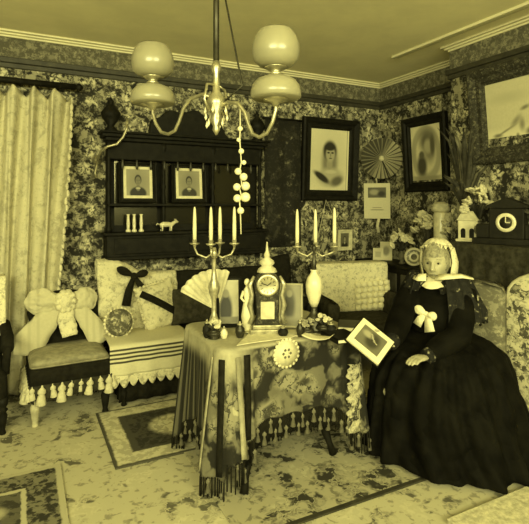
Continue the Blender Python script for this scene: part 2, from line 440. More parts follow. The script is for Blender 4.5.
for i in range(11):
    x = -W + .14 + i * (2 * W - .28) / 10
    obj('spindle', MB().lathe([(.008, 0), (.014, .03), (.008, .06), (.008, .08)], (x, -.15, .76), 8), 'wood', cab)
mir = NT('old_mirror', .18, .9); mirm = mir.out(tone(.05))
for x0, x1 in ((-W + .09, XA - .04), (XA + .04, XB - .04), (XB + .04, W - .09)):
    t_ = obj('mirror_panel', MB().box(x0, x1, -.036, -.03, .27, .88), mirm, cab, smooth=False)
obj('shelf', MB().box(-W + .02, W - .02, -.19, 0, .44, .462), 'ebony', cab, smooth=False, bevel=.005)
for x0, x1 in ((-W + .06, -.03), (.03, W - .06)):
    obj('drawer', MB().box(x0, x1, -.212, -.2, .03, .165), 'ebony', cab, smooth=False, bevel=.006)
SH1 = 1.05 + .462; SH0 = 1.05 + .215
def on_cab(px, py, yy=-.11): return onY(px, py, yy)
w_, h_ = .30, .34
for px, lab, kw in ((138, 'framed bust photograph of a seated figure, left of two on the cabinet', dict(face=.16, hair=.015, dress=.015, bg=.30)),
                    (189, 'framed vignette photograph of a bearded face, right of two on the cabinet', dict(face=.18, hair=.02, dress=.03, bg=.28))):
    p = on_cab(px, 184, -.12)
    framed('cabinet_photograph', lab, .25, .28, .04, (p.x, -.115, SH1 + .186), lean(0, -5), bust('print_cab_%d' % px, .2, .24, **kw), 'ebony', .024, .6, 'photograph', 'photographs on the wall cabinet', 'paper')
for i, px in enumerate((128, 134, 141)):
    p = on_cab(px, 230, -.12)
    o = obj('bud_vase', MB().lathe([(.022, 0), (.024, .01), (.012, .03), (.016, .07), (.012, .12), (.010, .14), (.017, .155)], n=12), 'porcelain', None, (p.x, -.13, SH0))
    tag(o, ('first', 'second', 'third')[i] + ' from the left of three thin pale vases on the cabinet ledge', 'vase', 'bud vases on the cabinet ledge')
p = on_cab(166, 230, -.12)
t = thing('animal_figurine', 'pale porcelain animal figurine standing on the cabinet ledge', 'figurine', (p.x, -.13, SH0), R(8))
m = MB().tube([(-.06, 0, .055), (-.03, 0, .06), (.02, 0, .06), (.05, 0, .058), (.075, 0, .075), (.095, 0, .085), (.115, 0, .078)], [.014, .026, .024, .022, .016, .017, .008], 10)
for x in (-.045, .04):
    for y in (-.014, .014): m.tube([(x, y, .05), (x + .004, y, .025), (x, y, .002)], [.011, .007, .008], 8)
m.tube([(-.065, 0, .06), (-.085, 0, .07), (-.095, 0, .055)], .005, 6)
m.tube([(.09, -.01, .095), (.085, -.016, .11)], [.006, .002], 6); m.tube([(.09, .01, .095), (.085, .016, .11)], [.006, .002], 6)
obj('body', m, 'porcelain', t)

# gas bracket on wall left of the cabinet
p = onY(97, 160, 0)
t = thing('wall_bracket', 'pale curved gas bracket on the wall between curtain and cabinet', 'wall bracket', p)
obj('wall_plate', MB().lathe([(.045, 0), (.04, .012), (.02, .02), (.012, .03)], n=16), 'brass', t, rot=(R(90), 0, 0))
obj('arm', MB().tube([(0, -.02, 0), (.0, -.10, .01), (.01, -.16, .06), (.06, -.20, .10), (.13, -.22, .12), (.18, -.22, .18), (.21, -.22, .25), (.215, -.22, .30)], .012, 10), 'brass', t)
obj('drop', MB().tube([(0, -.08, 0), (-.015, -.10, -.06), (-.03, -.10, -.12), (-.02, -.10, -.16)], [.01, .009, .008, .014], 8), 'brass', t)
obj('burner', MB().lathe([(.012, 0), (.018, .01), (.010, .02), (.012, .05)], (.215, -.22, .29), 10), 'brass', t)

# dark embroidered hanging right of cabinet
h0 = onY(264, 118, 0); h1 = onY(300, 246, 0)
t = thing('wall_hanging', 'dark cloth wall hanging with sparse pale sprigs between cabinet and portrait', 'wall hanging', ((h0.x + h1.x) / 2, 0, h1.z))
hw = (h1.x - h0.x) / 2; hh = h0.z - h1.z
obj('cloth', MB().grid(lambda u, v: (-hw + 2 * hw * u, -.022 + .008 * math.sin(u * 14), hh * v), 40, 6), 'dark_hang', t, solid=.004)
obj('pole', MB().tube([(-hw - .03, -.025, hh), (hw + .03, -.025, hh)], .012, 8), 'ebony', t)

# large portrait
p0 = onY(303, 117, -.04); p1 = onY(357, 200, -.04)
w_, h_ = .50, .66
shp = [('e', -.02, .02, .20, .27, .56, .7), ('e', .0, -.02, .10, .20, .20, .4), ('e', .015, -.19, .17, .105, .40, .3), ('e', -.10, -.19, .115, .036, .03, .35, -.55), ('e', .10, -.23, .08, .05, .12, .5, .4), ('e', .0, .10, .088, .105, .035, .25),
       ('e', .0, -.045, .038, .06, .30, .3), ('e', .008, .062, .060, .084, .36, .25), ('e', -.018, .078, .018, .010, .03, .5), ('e', .034, .078, .018, .010, .03, .5), ('e', .01, .052, .008, .022, .22, .5), ('e', .01, .018, .02, .007, .08, .5),
       ('e', .0, .135, .066, .035, .03, .3), ('e', .02, -.13, .07, .02, .5, .4), ('b', .243, 0, .012, 1, .75, .1), ('b', .228, 0, .004, 1, .25, .2)]
framed('portrait', 'large dark framed portrait of a veiled woman on the back wall', w_, h_, .115, ((p0.x + p1.x) / 2, -.012, (p0.z + p1.z) / 2), lean(0, 3), painted('portrait_print', .64, shp, .45), 'ebony', .0, 1.2)
# cords hanging under the portrait with small frame
q = onY(345, 240, -.02)
tf = framed('small_portrait', 'small pale framed miniature hanging from cords under the large portrait', .11, .15, .04, (q.x, -.008, q.z), lean(0, 2), bust('print_mini', .11, .15, bg=.12, face=.25, hair=.02, dress=.02), 'cream', 0, .5)
apx = onY(326, 200, -.05); a1 = onY(318, 238, -.03); a2 = onY(340, 230, -.03)
o = obj('hanging_cord', MB().tube([a1, apx, a2], .004, 6), 'cream'); tag(o, 'pale cord hanging in a narrow V below the large portrait', 'cord')

# round pleated fan across the corner
fc = Vector((-.17, -.225, onX(402, 158, 0).z)); rotz = math.atan2(-.80, -.60)
t = thing('paper_fan', 'round pleated paper fan hung across the room corner', 'fan', fc, rot=(R(8), 0, R(-48)))
def fan_fn(n, rr):
    m = MB(); vs = []; fs = []
    for i in range(2 * n):
        a = PI * i / n; d = -.004 if i % 2 else -.026
        vs.append((.025 * math.cos(a), -.012, .025 * math.sin(a))); vs.append((rr * math.cos(a), d, rr * math.sin(a)))
    for i in range(2 * n):
        k = (i + 1) % (2 * n); fs.append((2 * i, 2 * i + 1, 2 * k + 1, 2 * k))
    return m.add(vs, fs)
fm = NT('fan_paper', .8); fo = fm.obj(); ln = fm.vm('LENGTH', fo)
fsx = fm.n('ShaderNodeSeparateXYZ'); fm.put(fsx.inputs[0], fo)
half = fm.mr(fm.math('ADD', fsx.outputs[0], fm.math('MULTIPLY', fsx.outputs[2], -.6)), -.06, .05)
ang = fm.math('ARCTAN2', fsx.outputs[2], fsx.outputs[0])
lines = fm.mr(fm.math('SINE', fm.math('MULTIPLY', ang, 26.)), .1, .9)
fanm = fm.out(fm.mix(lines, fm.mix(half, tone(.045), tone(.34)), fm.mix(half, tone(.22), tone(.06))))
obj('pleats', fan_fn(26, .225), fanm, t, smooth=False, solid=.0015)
obj('hub', MB().lathe([(.03, 0), (.03, .012), (.012, .02)], n=14), 'cream', t, (0, -.012, 0), (R(90), 0, 0))
obj('handle', MB().tube([(0, -.02, 0), (.09, -.025, -.25)], .006, 6), 'ebony', t)
# card under it
p = atD(377, 201, 5.41)
t = thing('picture_card', 'pale upright card with small dark view hung below the round fan', 'card', p, rot=(R(5), 0, R(-46)))
obj('card', MB().box(-.145, .145, 0, .006, -.2, .2), painted('card_print', .56, [('b', 0, .095, .10, .058, .10, .03), ('e', -.03, .10, .05, .03, .3, .5), ('e', .05, .08, .04, .03, .03, .5), ('b', 0, -.10, .07, .006, .25, .3), ('b', 0, -.075, .05, .005, .3, .3)], .6), t, smooth=False)
obj('ribbon', ribbon([(0, .0, .2), (-.01, -.02, .30), (-.02, -.01, .42)], .008), 'cream', t)
obj('ribbon_tail', ribbon([(.02, .0, -.2), (.0, .0, -.28), (.015, .0, -.36)], .016), 'cream', t)

# portrait on right wall in the alcove
p0 = onX(403, 112, -.03); p1 = onX(450, 195, -.03)
shp = [('r', .0, .0, .20, .29, .40, .4), ('e', .02, .13, .10, .11, .13, .6), ('e', .05, .03, .07, .12, .24, .6), ('e', .03, .07, .05, .07, .42, .4), ('e', .09, .08, .03, .10, .10, .5), ('e', -.06, -.12, .065, .11, .07, .4), ('e', -.06, -.01, .035, .04, .12, .4), ('b', 0, -.26, .2, .03, .3, .5)]
framed('alcove_portrait', 'dark framed arched portrait on the right wall beside the fan', .40, .58, .10, (-.012, (p0.y + p1.y) / 2, 2.03), lean(-90, 4), painted('alcove_print', .68, shp, .45), 'ebony', 0, 1.1)

# big landscape over the mantel
p0 = onX(475, 72, BRX); p1 = onX(475, 160, BRX)
shp = [('b', 0, -.20, .6, .07, .62, .6), ('e', -.34, -.135, .09, .008, .22, .9, .42), ('e', -.25, -.07, .05, .02, .24, .9, .8), ('e', -.41, -.165, .035, .014, .16, .8), ('e', -.17, .02, .035, .014, .18, .8, .3), ('e', -.20, -.10, .02, .045, .22, .9),
       ('e', -.12, -.16, .05, .03, .10, .6), ('e', -.3, .12, .15, .04, .42, .9), ('e', -.30, -.19, .014, .012, .22, .8), ('e', -.24, -.18, .012, .016, .2, .8), ('e', .2, -.1, .2, .06, .2, .6)]
framed('landscape_picture', 'large pale landscape in a heavy carved frame over the mantel', 1.0, .50, .13, (BRX - .012, p0.y - .63, (p0.z + p1.z) / 2 - .03), lean(-90, 6), painted('landscape_print', .50, shp, .5), 'gilt', 0, 1.5)

# ================================================================== mantel
mt = thing('mantelpiece', 'dark draped mantelpiece on the chimney breast behind the woman', 'mantelpiece', (BRX, -2.35, 0))
MZ = 1.20
obj('shelf', MB().box(-.30, 0, -.85, .75, MZ - .035, MZ), 'ebony', mt, smooth=False, bevel=.008)
for y in (-.68, .58): obj('jamb', MB().box(-.14, 0, y - .11, y + .11, 0, MZ - .035), 'ebony', mt, smooth=False, bevel=.01)
obj('lintel', MB().box(-.12, 0, -.57, .47, .92, MZ - .035), 'ebony', mt, smooth=False, bevel=.01)
obj('hearth_panel', MB().box(-.03, 0, -.57, .47, 0, .92), 'ink', mt, smooth=False)
def val(u, v):
    y = -.86 + 1.62 * u
    return (-.315 - .012 * math.sin(u * 70) * (1 - v) - .01 * (1 - v), y, MZ + .004 - (.30 + .05 * abs(math.sin(u * 5 * PI))) * (1 - v))
obj('valance_or_shade', MB().grid(val, 120, 8), 'plush', mt, solid=.004)
obj('valance_end', MB().grid(lambda u, v: (-.31 + .31 * u, .762 + .006 * math.sin(u * 18), MZ - (.30) * (1 - v)), 16, 6), 'plush', mt, solid=.004)
obj('runner', MB().box(-.318, 0, -.86, .766, MZ, MZ + .006), 'plush', mt, smooth=False)
m = MB()
for i in range(60):
    p = val(i / 59, 0); m.tube([(p[0], p[1], p[2] + .005), (p[0] - .004, p[1], p[2] - .04)], [.006, .009], 6)
f = obj('fringe', m, 'grey', mt); f['kind'] = 'stuff'
def on_mantel(px, xx): return onX(px, 240, xx)
MT = MZ + .006
p = on_mantel(469, -.50)
t = thing('ceramic_house', 'small pale ceramic house with arched openings on the mantel end', 'ornament', (p.x, p.y, MT), R(-62))
obj('walls', MB().box(-.075, .075, -.045, .045, 0, .17), 'porcelain', t, smooth=False, bevel=.006)
obj('roof', MB().prism([(-.085, .17), (.085, .17), (.04, .245), (-.04, .245)], -.052, .052), 'cream', t, smooth=False)
for x in (-.035, .03):
    o_ = [(x - .018, .03), (x + .018, .03), (x + .018, .09)] + [(x + .018 * math.cos(a), .09 + .018 * math.sin(a)) for a in (PI / 4, PI / 2, 3 * PI / 4)] + [(x - .018, .09)]
    obj('arch', MB().prism(o_, -.048, -.044), 'ink', t, smooth=False)
obj('plinth', MB().box(-.09, .09, -.06, .06, 0, .02), 'porcelain', t, smooth=False, bevel=.004)
# black marble clock
p = on_mantel(503, -.52)
t = thing('marble_clock', 'black marble mantel clock with a white ringed dial', 'clock', (-.50, p.y - .03, MT), R(-68))
obj('plinth', MB().box(-.24, .24, -.075, .075, 0, .045), 'ink', t, smooth=False, bevel=.006)
obj('case', MB().box(-.12, .12, -.065, .065, .045, .27), 'ink', t, smooth=False, bevel=.008)
obj('wing', MB().box(-.215, -.12, -.055, .055, .045, .15), 'ink', t, smooth=False, bevel=.008)
obj('wing', MB().box(.12, .215, -.055, .055, .045, .15), 'ink', t, smooth=False, bevel=.008)
obj('pediment', MB().prism([(-.14, .27), (.14, .27), (.14, .29), (0, .35), (-.14, .29)], -.075, .075), 'ink', t, smooth=False, bevel=.004)
d = obj('dial', MB().lathe([(.07, 0), (.07, .008), (.045, .010), (.043, .006)], n=28), 'porcelain', t, (0, -.065, .165), (R(90), 0, 0))
obj('dial_centre', MB().lathe([(.044, 0), (.044, .009)], n=24), 'darkmetal', t, (0, -.065, .165), (R(90), 0, 0))
obj('hand', MB().box(-.003, .003, -.078, -.076, .165, .21), 'porcelain', t, smooth=False)
obj('hand', MB().box(0, .03, -.078, -.076, .162, .167), 'porcelain', t, smooth=False)
# feather and grass vase at mantel end
p = on_mantel(487, -.42)
p = onX(466, 240, -.40)
t = thing('grass_vase', 'dark vase of dried grasses and fern leaves beside the large landscape', 'vase', (-.40, p.y, MT))
obj('vase', MB().lathe([(.035, 0), (.04, .01), (.028, .03), (.05, .09), (.048, .13), (.022, .17), (.03, .20), (.027, .20)], n=16), 'ink', t)
for i in range(44):
    a = rnd.uniform(0, 2 * PI); el = rnd.uniform(.03, .20); hh = rnd.uniform(.30, .80)
    dx, dy = math.cos(a) * el, math.sin(a) * el
    dx = max(min(dx * .6 - .03, .03), -.16)
    pts = [(0, 0, .18), (dx * .3, dy * .3, .18 + hh * .45), (dx * .8, dy * .8, .18 + hh * .85), (dx * 1.3, dy * 1.35, .18 + hh)]
    wl = rnd.uniform(.010, .024)
    obj('leaf', ribbon(pts, [.002, wl, wl * .8, .001], .0008, (-.8, -.6, .1)), 'leaf' if i % 5 else 'grass', t)
# vase with flowers on mantel, right
def bouquet(name, label, loc, vmat, fmat, hv, nf, spread, hf, rr, seed, cat='vase', squash=1.):
    r = random.Random(seed)
    t = thing(name, label, cat, loc)
    obj('vase', MB().lathe([(.03, 0), (.034, hv * .05), (.02, hv * .2), (.042, hv * .55), (.036, hv * .8), (.018, hv * .92), (.03, hv), (.026, hv)], n=16), vmat, t)
    fl = None
    for i in range(nf):
        a = r.uniform(0, 2 * PI); q = math.sqrt(r.random()) * spread
        x, y, z = q * math.cos(a), q * math.sin(a) * squash, hv + hf * (1 - .6 * (q / spread) ** 2) * r.uniform(.6, 1)
        obj('stem', MB().tube([(0, 0, hv * .9), (x * .5, y * .5, hv + (z - hv) * .6), (x, y, z)], .0025, 5), 'leaf', t)
        if fl is None:
            m = MB()
            for k in range(7):
                b = 2 * PI * k / 7; m.ell((rr * .6 * math.cos(b), rr * .6 * math.sin(b), 0), (rr * .5, rr * .5, rr * .28), 8, 5)
            m.ell((0, 0, rr * .15), (rr * .4, rr * .4, rr * .4), 8, 5)
            fl = obj('flower', m, fmat, t, (x, y, z), (r.uniform(-.6, .9), r.uniform(-.9, .3), 0))
        else: share('flower', fl, t, (x, y, z), (r.uniform(-.2, 1.2), r.uniform(-1.0, .3), r.uniform(0, 3)), [r.uniform(.7, 1.15)] * 3)
    for i in range(6):
        a = r.uniform(0, 2 * PI); x, y = spread * .9 * math.cos(a), spread * .9 * math.sin(a) * squash
        obj('leaf', ribbon([(0, 0, hv * .95), (x * .5, y * .5, hv + hf * .4), (x, y, hv + hf * .35)], [.002, .014, .001], .0008, (-.6, -.6, .5)), 'leaf', t)
    return t
p = on_mantel(524, -.42)
bouquet('dark_bouquet', 'dark vase with drooping dark foliage at the right end of the mantel', (-.42, p.y, MT), 'ink', 'leaf', .14, 16, .10, .22, .03, 5)
p = on_mantel(480, -.39)
bouquet('pale_bouquet', 'pale flowers in a slim vase behind the ceramic house', (-.48, onX(478, 240, -.48).y, MT), 'grey', 'cream', .16, 20, .11, .34, .036, 6, squash=.9)

# ================================================================== side cabinet in the alcove with ornaments
sc_ = thing('side_cabinet', 'dark wooden side cabinet in the alcove, crowded with ornaments', 'cabinet', (-.21, -.72, 0))
SZ = .90
obj('body', MB().box(-.16, .16, -.50, .50, .10, SZ - .03), 'ebony', sc_, smooth=False, bevel=.008)
obj('top', MB().box(-.19, .19, -.54, .68, SZ - .03, SZ), 'ebony', sc_, smooth=False, bevel=.008)
for y in (-.25, .25): 
    d_ = obj('door', MB().box(-.175, -.16, y - .22, y + .22, .16, SZ - .09), 'wood', sc_, smooth=False, bevel=.006)
    obj('knob', MB().ell((-.19, y * .25, .5), (.014, .014, .014), 10, 6), 'brass', d_)
for y in (-.46, .46):
    for x in (-.13, .13): obj('foot', MB().lathe([(.02, 0), (.03, .05), (.024, .10)], (x, y, 0), 12), 'ebony', sc_)
def on_side(px, xx): 
    q = onX(px, 250, xx); return Vector((xx, q.y, SZ))
def stand_card(px, xx, label, w, h, v):
    q = on_side(px, xx)
    t = thing('small_photograph', label, 'photograph', q, R(-48), 'small cards on the side cabinet')
    obj('card', MB().box(-w / 2, w / 2, -.003, .003, 0, h, Matrix.Rotation(R(-8), 4, 'X')), v, t, smooth=False)
    obj('strut', MB().box(-.01, .01, 0, .05, 0, .004), 'card', t, smooth=False)
stand_card(378, -.26, 'smallest pale card propped at the corner end of the side cabinet', .11, .13, painted('card_a', .6, [('b', 0, .06, .03, .03, .4, .2)], .7))
stand_card(386, -.20, 'small pale photograph card on the left end of the side cabinet', .13, .20, painted('card_b', .58, [('e', 0, .10, .035, .05, .22, .4)], .7))
q = on_side(441, -.20)
t = thing('column_vase', 'tall pale column candle lamp standing on the side cabinet', 'vase', q)
obj('shaft', MB().lathe([(.075, 0), (.078, .02), (.06, .04), (.06, .06), (.068, .08), (.066, .30), (.07, .50), (.062, .52), (.062, .53)], n=24), 'porcelain', t)
obj('cap', MB().lathe([(.062, .53), (.085, .545), (.09, .57), (.075, .585), (.085, .60), (.06, .615), (.03, .63)], n=24), 'cream', t)
for px, xx, lab, hv, nf, sp, hf, rr, seed, vm_, fm_ in (
        (426, -.22, 'vase of pale flowers on the side cabinet, left of the column', .22, 24, .12, .36, .042, 11, 'porcelain', 'cream'),
        (402, -.26, 'low vase of pale dried flowers near the corner on the side cabinet', .13, 18, .12, .22, .038, 12, 'grey', 'cream'),
        (452, -.20, 'slim vase of speckled flowers right of the pale column', .24, 18, .08, .34, .034, 13, 'grey', 'cream')):
    bouquet('flower_vase', lab, on_side(px, xx), vm_, fm_, hv, nf, sp, hf, rr, seed)
q = on_side(414, -.31)
t = thing('display_plate', 'round flowered plate propped at the front of the side cabinet', 'plate', (q.x, q.y, SZ + .092), rot=(R(-12), 0, R(-50)))
pl = NT('plate_pattern', .35); po = pl.obj(); pln = pl.vm('LENGTH', po)
plm = pl.out(pl.mix(pl.mr(pl.math('ABSOLUTE', pl.math('SUBTRACT', pln, .06)), .018, .006), tone(.5), pl.mix(pl.mr(pl.vor(po, 45)[0], .35, .25), tone(.12), tone(.4))))
obj('dish', MB().lathe([(.012, .0), (.05, .0), (.065, .010), (.088, .016), (.09, .02), (.066, .016), (.048, .006), (.01, .006)], n=32), plm, t, rot=(R(90), 0, 0))
obj('centre', MB().lathe([(.03, .004), (.028, .010)], n=18), 'grey', t, rot=(R(90), 0, 0))
obj('easel', MB().tube([(-.05, .005, -.088), (0, .07, -.085), (.05, .005, -.088)], .004, 6).tube([(0, .07, -.085), (0, .015, .03)], .004, 6), 'darkmetal', t)
q = on_side(428, -.33)
t = thing('shell_ornament', 'small pale ruffled ornament below the flowers on the side cabinet', 'ornament', q, R(-50))
obj('foot', MB().lathe([(.03, 0), (.03, .008), (.012, .02), (.012, .03)], n=14), 'silver', t)
obj('bowl', MB().grid(lambda u, v: ((.015 + .045 * v) * (1 + .12 * v * math.sin(u * 2 * PI * 8)) * math.cos(2 * PI * u), (.015 + .045 * v) * (1 + .12 * v * math.sin(u * 2 * PI * 8)) * math.sin(2 * PI * u), .03 + .05 * v ** 1.5), 64, 8, True), 'porcelain', t, solid=.003)

# ================================================================== sofa
SX0, SX1, SYF, SYB = -3.11, -1.36, -.76, -.10
sf = thing('sofa', 'dark upholstered sofa against the back wall under the cabinet', 'sofa', ((SX0 + SX1) / 2, (SYF + SYB) / 2, 0))
L = (SX1 - SX0) / 2; D = (SYB - SYF) / 2
obj('seat_rail', MB().box(-L, L, -D, D - .05, .20, .29), 'ebony', sf, smooth=False, bevel=.01)
def soft_box(x0, x1, y0, y1, z0, z1, r=.05):
    m = MB(); rings = []
    for z, ins in ((z0, .02), (z0 + r * .5, .0), (z1 - r, 0), (z1 - r * .3, r * .3), (z1, r)):
        q = []
        xa, xb, ya, yb = x0 + ins, x1 - ins, y0 + ins, y1 - ins; c = min(r, .06)
        for cx, cy, s in ((xb - c, yb - c, 0), (xa + c, yb - c, 1), (xa + c, ya + c, 2), (xb - c, ya + c, 3)):
            for k in range(5):
                a = PI / 2 * (s + k / 4); q.append((cx + c * math.cos(a), cy + c * math.sin(a), z))
        rings.append(q)
    cxm, cym = (x0 + x1) / 2, (y0 + y1) / 2
    rings.append([(cxm + (p[0] - cxm) * .7, cym + (p[1] - cym) * .7, z1 + r * .25) for p in rings[-1]])
    rings.append([(cxm + (p[0] - cxm) * .3, cym + (p[1] - cym) * .3, z1 + r * .35) for p in rings[-2]])
    return m.loft(rings)
obj('seat_cushion', soft_box(-L + .02, L - .02, -D, D - .1, .29, .44), 'plush', sf)
def back_top(u):
    return .86 + .13 * max(0, math.cos(PI * min(1, u / .34))) * (1 if u < .34 else 0) + .0 + (.10 * max(0, math.cos(PI * (1 - u) / .34)) if u > .66 else 0)
def back_front(u, v):
    x = -L + 2 * L * u; zt = back_top(u); z = .40 + (zt - .40) * v
    y = D - .20 + .06 * v - .03 * math.sin(PI * v) + .012 * math.sin(u * 36) * math.sin(v * 8)
    return (x, y, z)
def back_all(u, v):
    if v < .55: return back_front(u, v / .55)
    x, y, z = back_front(u, 1); k = (v - .55) / .45
    if k < .4: a = k / .4 * PI; return (x, y + .05 * (1 - math.cos(a)), z + .05 * math.sin(a))
    return (x, y + .10 - .02 * (k - .4), z - (z - .3) * (k - .4) / .6)
obj('backrest', MB().grid(back_all, 60, 30), 'velvet', sf, solid=.006)
for sx in (1,):
    obj('arm', MB().tube([(sx * (L - .05), -D + .02, .58), (sx * (L - .05), D - .2, .62), (sx * (L - .05), D - .1, .66)], .06, 14), 'velvet', sf)
    obj('arm_panel', MB().box(sx * (L - .05) - .045, sx * (L - .05) + .045, -D + .03, D - .1, .29, .6), 'velvet', sf, smooth=False, bevel=.01)
    obj('arm_scroll', MB().lathe([(.065, 0), (.065, .02), (.04, .028), (.01, .034)], n=18), 'ebony', sf, (sx * (L - .05), -D + .02, .58), (R(90), 0, 0))
for sx in (-1, 1):
    for y in (-D + .05, D - .1): obj('leg', turned_leg(.20, .03), 'ebony', sf, (sx * (L - .06), y, 0))
obj('valance_or_shade', MB().grid(lambda u, v: (-L + .02 + (2 * L - .04) * u, -D + .035 + .010 * math.sin(u * 90) * (1 - v), .03 + .23 * v), 180, 4), 'velvet', sf, solid=.004)  # dark sheet added to stand in for the shade under the sofa
obj('valance_or_shade', MB().grid(lambda u, v: (-L + .03 + .006 * math.sin(u * 30) * (1 - v), -D + .04 + (2 * D - .12) * u, .03 + .23 * v), 40, 4), 'velvet', sf, solid=.004)  # the same added shade sheet along the left end
# throw on the sofa seat
t0 = onY(109, 345, SYF); t1 = onY(184, 340, SYF)
tx0, tx1 = t0.x, t1.x + .05
sh = [('b', 0, z, 2, .0075, .05, .2) for z in (-.012, -.042, -.072, -.102)]
throw = thing('seat_throw', 'pale woven throw with dark stripes and scalloped lace edge on the sofa seat', 'throw', ((tx0 + tx1) / 2, SYF, .455))
tw = (tx1 - tx0) / 2
def throw_fn(u, v):
    x = -tw + 2 * tw * u
    if v < .6:
        k = v / .6; return (x, .42 * (1 - k) - .0, .022 + .006 * math.sin(9 * u) + .012 * math.sin(PI * k))
    k = (v - .6) / .4; a = min(1, k / .15) * PI / 2
    drop = .19 * max(0, (k - .12) / .88)
    return (x, -.028 * math.sin(a) - .012 + .008 * math.sin(u * 22 + 1) * k, .022 - .03 * (1 - math.cos(a)) - drop)
obj('cloth', MB().grid(throw_fn, 50, 40), painted('throw_stripes', .56, sh, .9), throw, solid=.004)
m = MB(); n = 9
def scal(u, v):
    p = throw_fn(u, 1); return (p[0], p[1], p[2] - v * (.045 + .045 * abs(math.sin(u * n * PI))))
obj('lace_edge', MB().grid(scal, 108, 4), 'lace', throw, solid=.004)
# antimacassar over the left sofa back with dark bow
a0 = onY(97, 265, -.25); a1 = onY(176, 265, -.25)
am = thing('antimacassar', 'pale lace antimacassar with dark ribbon bow over the left sofa back', 'antimacassar', (0, 0, 0))
ul = lambda x: (x - SX0) / (2 * L)
ox, oy = (SX0 + SX1) / 2, (SYF + SYB) / 2
def am_fn(u, v):
    x = a0.x + (a1.x - a0.x) * u
    q = back_all(max(.0, min(1, ul(x))), .06 + .72 * v)
    if v < .5: lift = .028 + .012 * math.sin(u * 11) * (1 - v)
    else: lift = .016
    z = q[2] + (lift * (.6 if v > .5 else .2))
    return (x, oy + q[1] - lift * (1 if v < .75 else .0) + (.02 if v > .86 else 0), z - (.025 * abs(math.sin(u * 6 * PI)) if v < .02 else 0))
crumple(obj('cloth', MB().grid(am_fn, 48, 40), 'lace', am, solid=.006), .03, .08, 0)
bc = onY(134, 276, -.36)
obj('bow_knot', MB().ell(bc, (.03, .022, .03), 12, 8), 'velvet', am)
for e, wd in ((onY(117, 268, -.36), .034), (onY(148, 272, -.36), .032)):
    obj('bow_loop', lobe(bc, e, wd, .018), 'velvet', am)
for pts in ([bc, onY(129, 290, -.37), onY(126, 306, -.38)], [bc, onY(142, 288, -.37), onY(153, 301, -.39)]):
    obj('bow_tail', ribbon(pts, [.015, .03, .036], .004), 'velvet', am)
# scrolled pale cushion
p = onY(160, 290, -.42)
t = thing('ribboned_cushion', 'plump pale cushion with dark diagonal ribbon leaning on the sofa back', 'cushion', (p.x, -.40, .475 + .185), rot=(R(-14), R(-12), R(10)))
crumple(obj('pad', cushion(.165, .075, .19), 'lace', t), .025, .06, 0)
obj('ribbon', ribbon([(-.14, -.045, .14), (-.07, -.078, .07), (0, -.088, 0), (.07, -.078, -.07), (.13, -.05, -.13)], .028), 'velvet', t)
m = MB()
for i in range(40):
    a = 2 * PI * i / 40; c_, s_ = math.cos(a), math.sin(a); e = max(abs(c_), abs(s_))
    m.ell((.163 * c_ / e * .98, 0, .188 * s_ / e * .98), (.016, .010, .016), 8, 5)
obj('ruffle', m, 'cream', t)
p = onY(119, 322, -.58)
t = thing('patterned_cushion', 'small round patterned cushion on the striped throw', 'cushion', (p.x, -.58, .505 + .09), rot=(R(-12), 0, R(6)))
obj('pad', MB().ell((0, 0, 0), (.105, .06, .105), 24, 14), floral('cushion_pattern', .08, .3, .5, 18, 40, .3, False, .3), t)
m = MB()
for i in range(24): m.ell((.107 * math.cos(i * PI / 12), 0, .107 * math.sin(i * PI / 12)), (.014, .009, .014), 8, 5)
obj('ruffle', m, 'lace', t)
p = onY(192, 308, -.52)
o = obj('dark_cushion', cushion(.19, .07, .15), 'plush', None, (p.x + .03, -.45, .475 + .165), (R(-16), 0, R(-6))); tag(o, 'dark plush cushion on the sofa between throw and table', 'cushion')

# ================================================================== chair with giant pale bow
bcx = thing('bow_chair', 'low fringed chair with large pale bow tied across its back', 'chair', (-3.43, -.56, 0), R(2))
for x in (-.23, .23):
    for y, hh in ((-.22, .26), (.22, .26)): obj('leg', turned_leg(hh, .032), 'palewood' if y < 0 and x < 0 else 'ebony', bcx, (x, y, 0))
obj('seat_frame', MB().box(-.25, .25, -.24, .25, .24, .29), 'ebony', bcx, smooth=False, bevel=.01)
obj('seat_band', soft_box(-.265, .265, -.258, .25, .25, .40, .03), 'velvet', bcx)
obj('seat', soft_box(-.262, .262, -.256, .24, .385, .44, .045), 'tan', bcx)
fr = MB()
ts = None
def tassel():
    return MB().lathe([(.004, 0), (.006, -.01), (.017, -.022), (.019, -.034), (.012, -.042), (.016, -.048), (.024, -.085), (.018, -.09)], n=10)
k = 0
for i in range(9):
    for (x, y) in ((-.25 + i * .0625, -.262), (-.27, -.24 + i * .06), (.27, -.24 + i * .06)):
        if ts is None: ts = obj('tassel', tassel(), 'cream', bcx, (x, y, .285))
        else: share('tassel', ts, bcx, (x, y, .285), (rnd.uniform(-.2, .2), rnd.uniform(-.2, .2), 0), [rnd.uniform(.9, 1.5)] * 3)
m = MB()
for i in range(60):
    x = -.262 + i * .524 / 59; m.tube([(x, -.262, .285), (x + .002, -.264, .165 + .03 * rnd.random())], .0048, 5)
for i in range(50):
    y = -.25 + i * .5 / 49
    for sx in (-1, 1): m.tube([(sx * .268, y, .285), (sx * .27, y, .17)], .0048, 5)
f = obj('fringe', m, 'plush', bcx); f['kind'] = 'stuff'
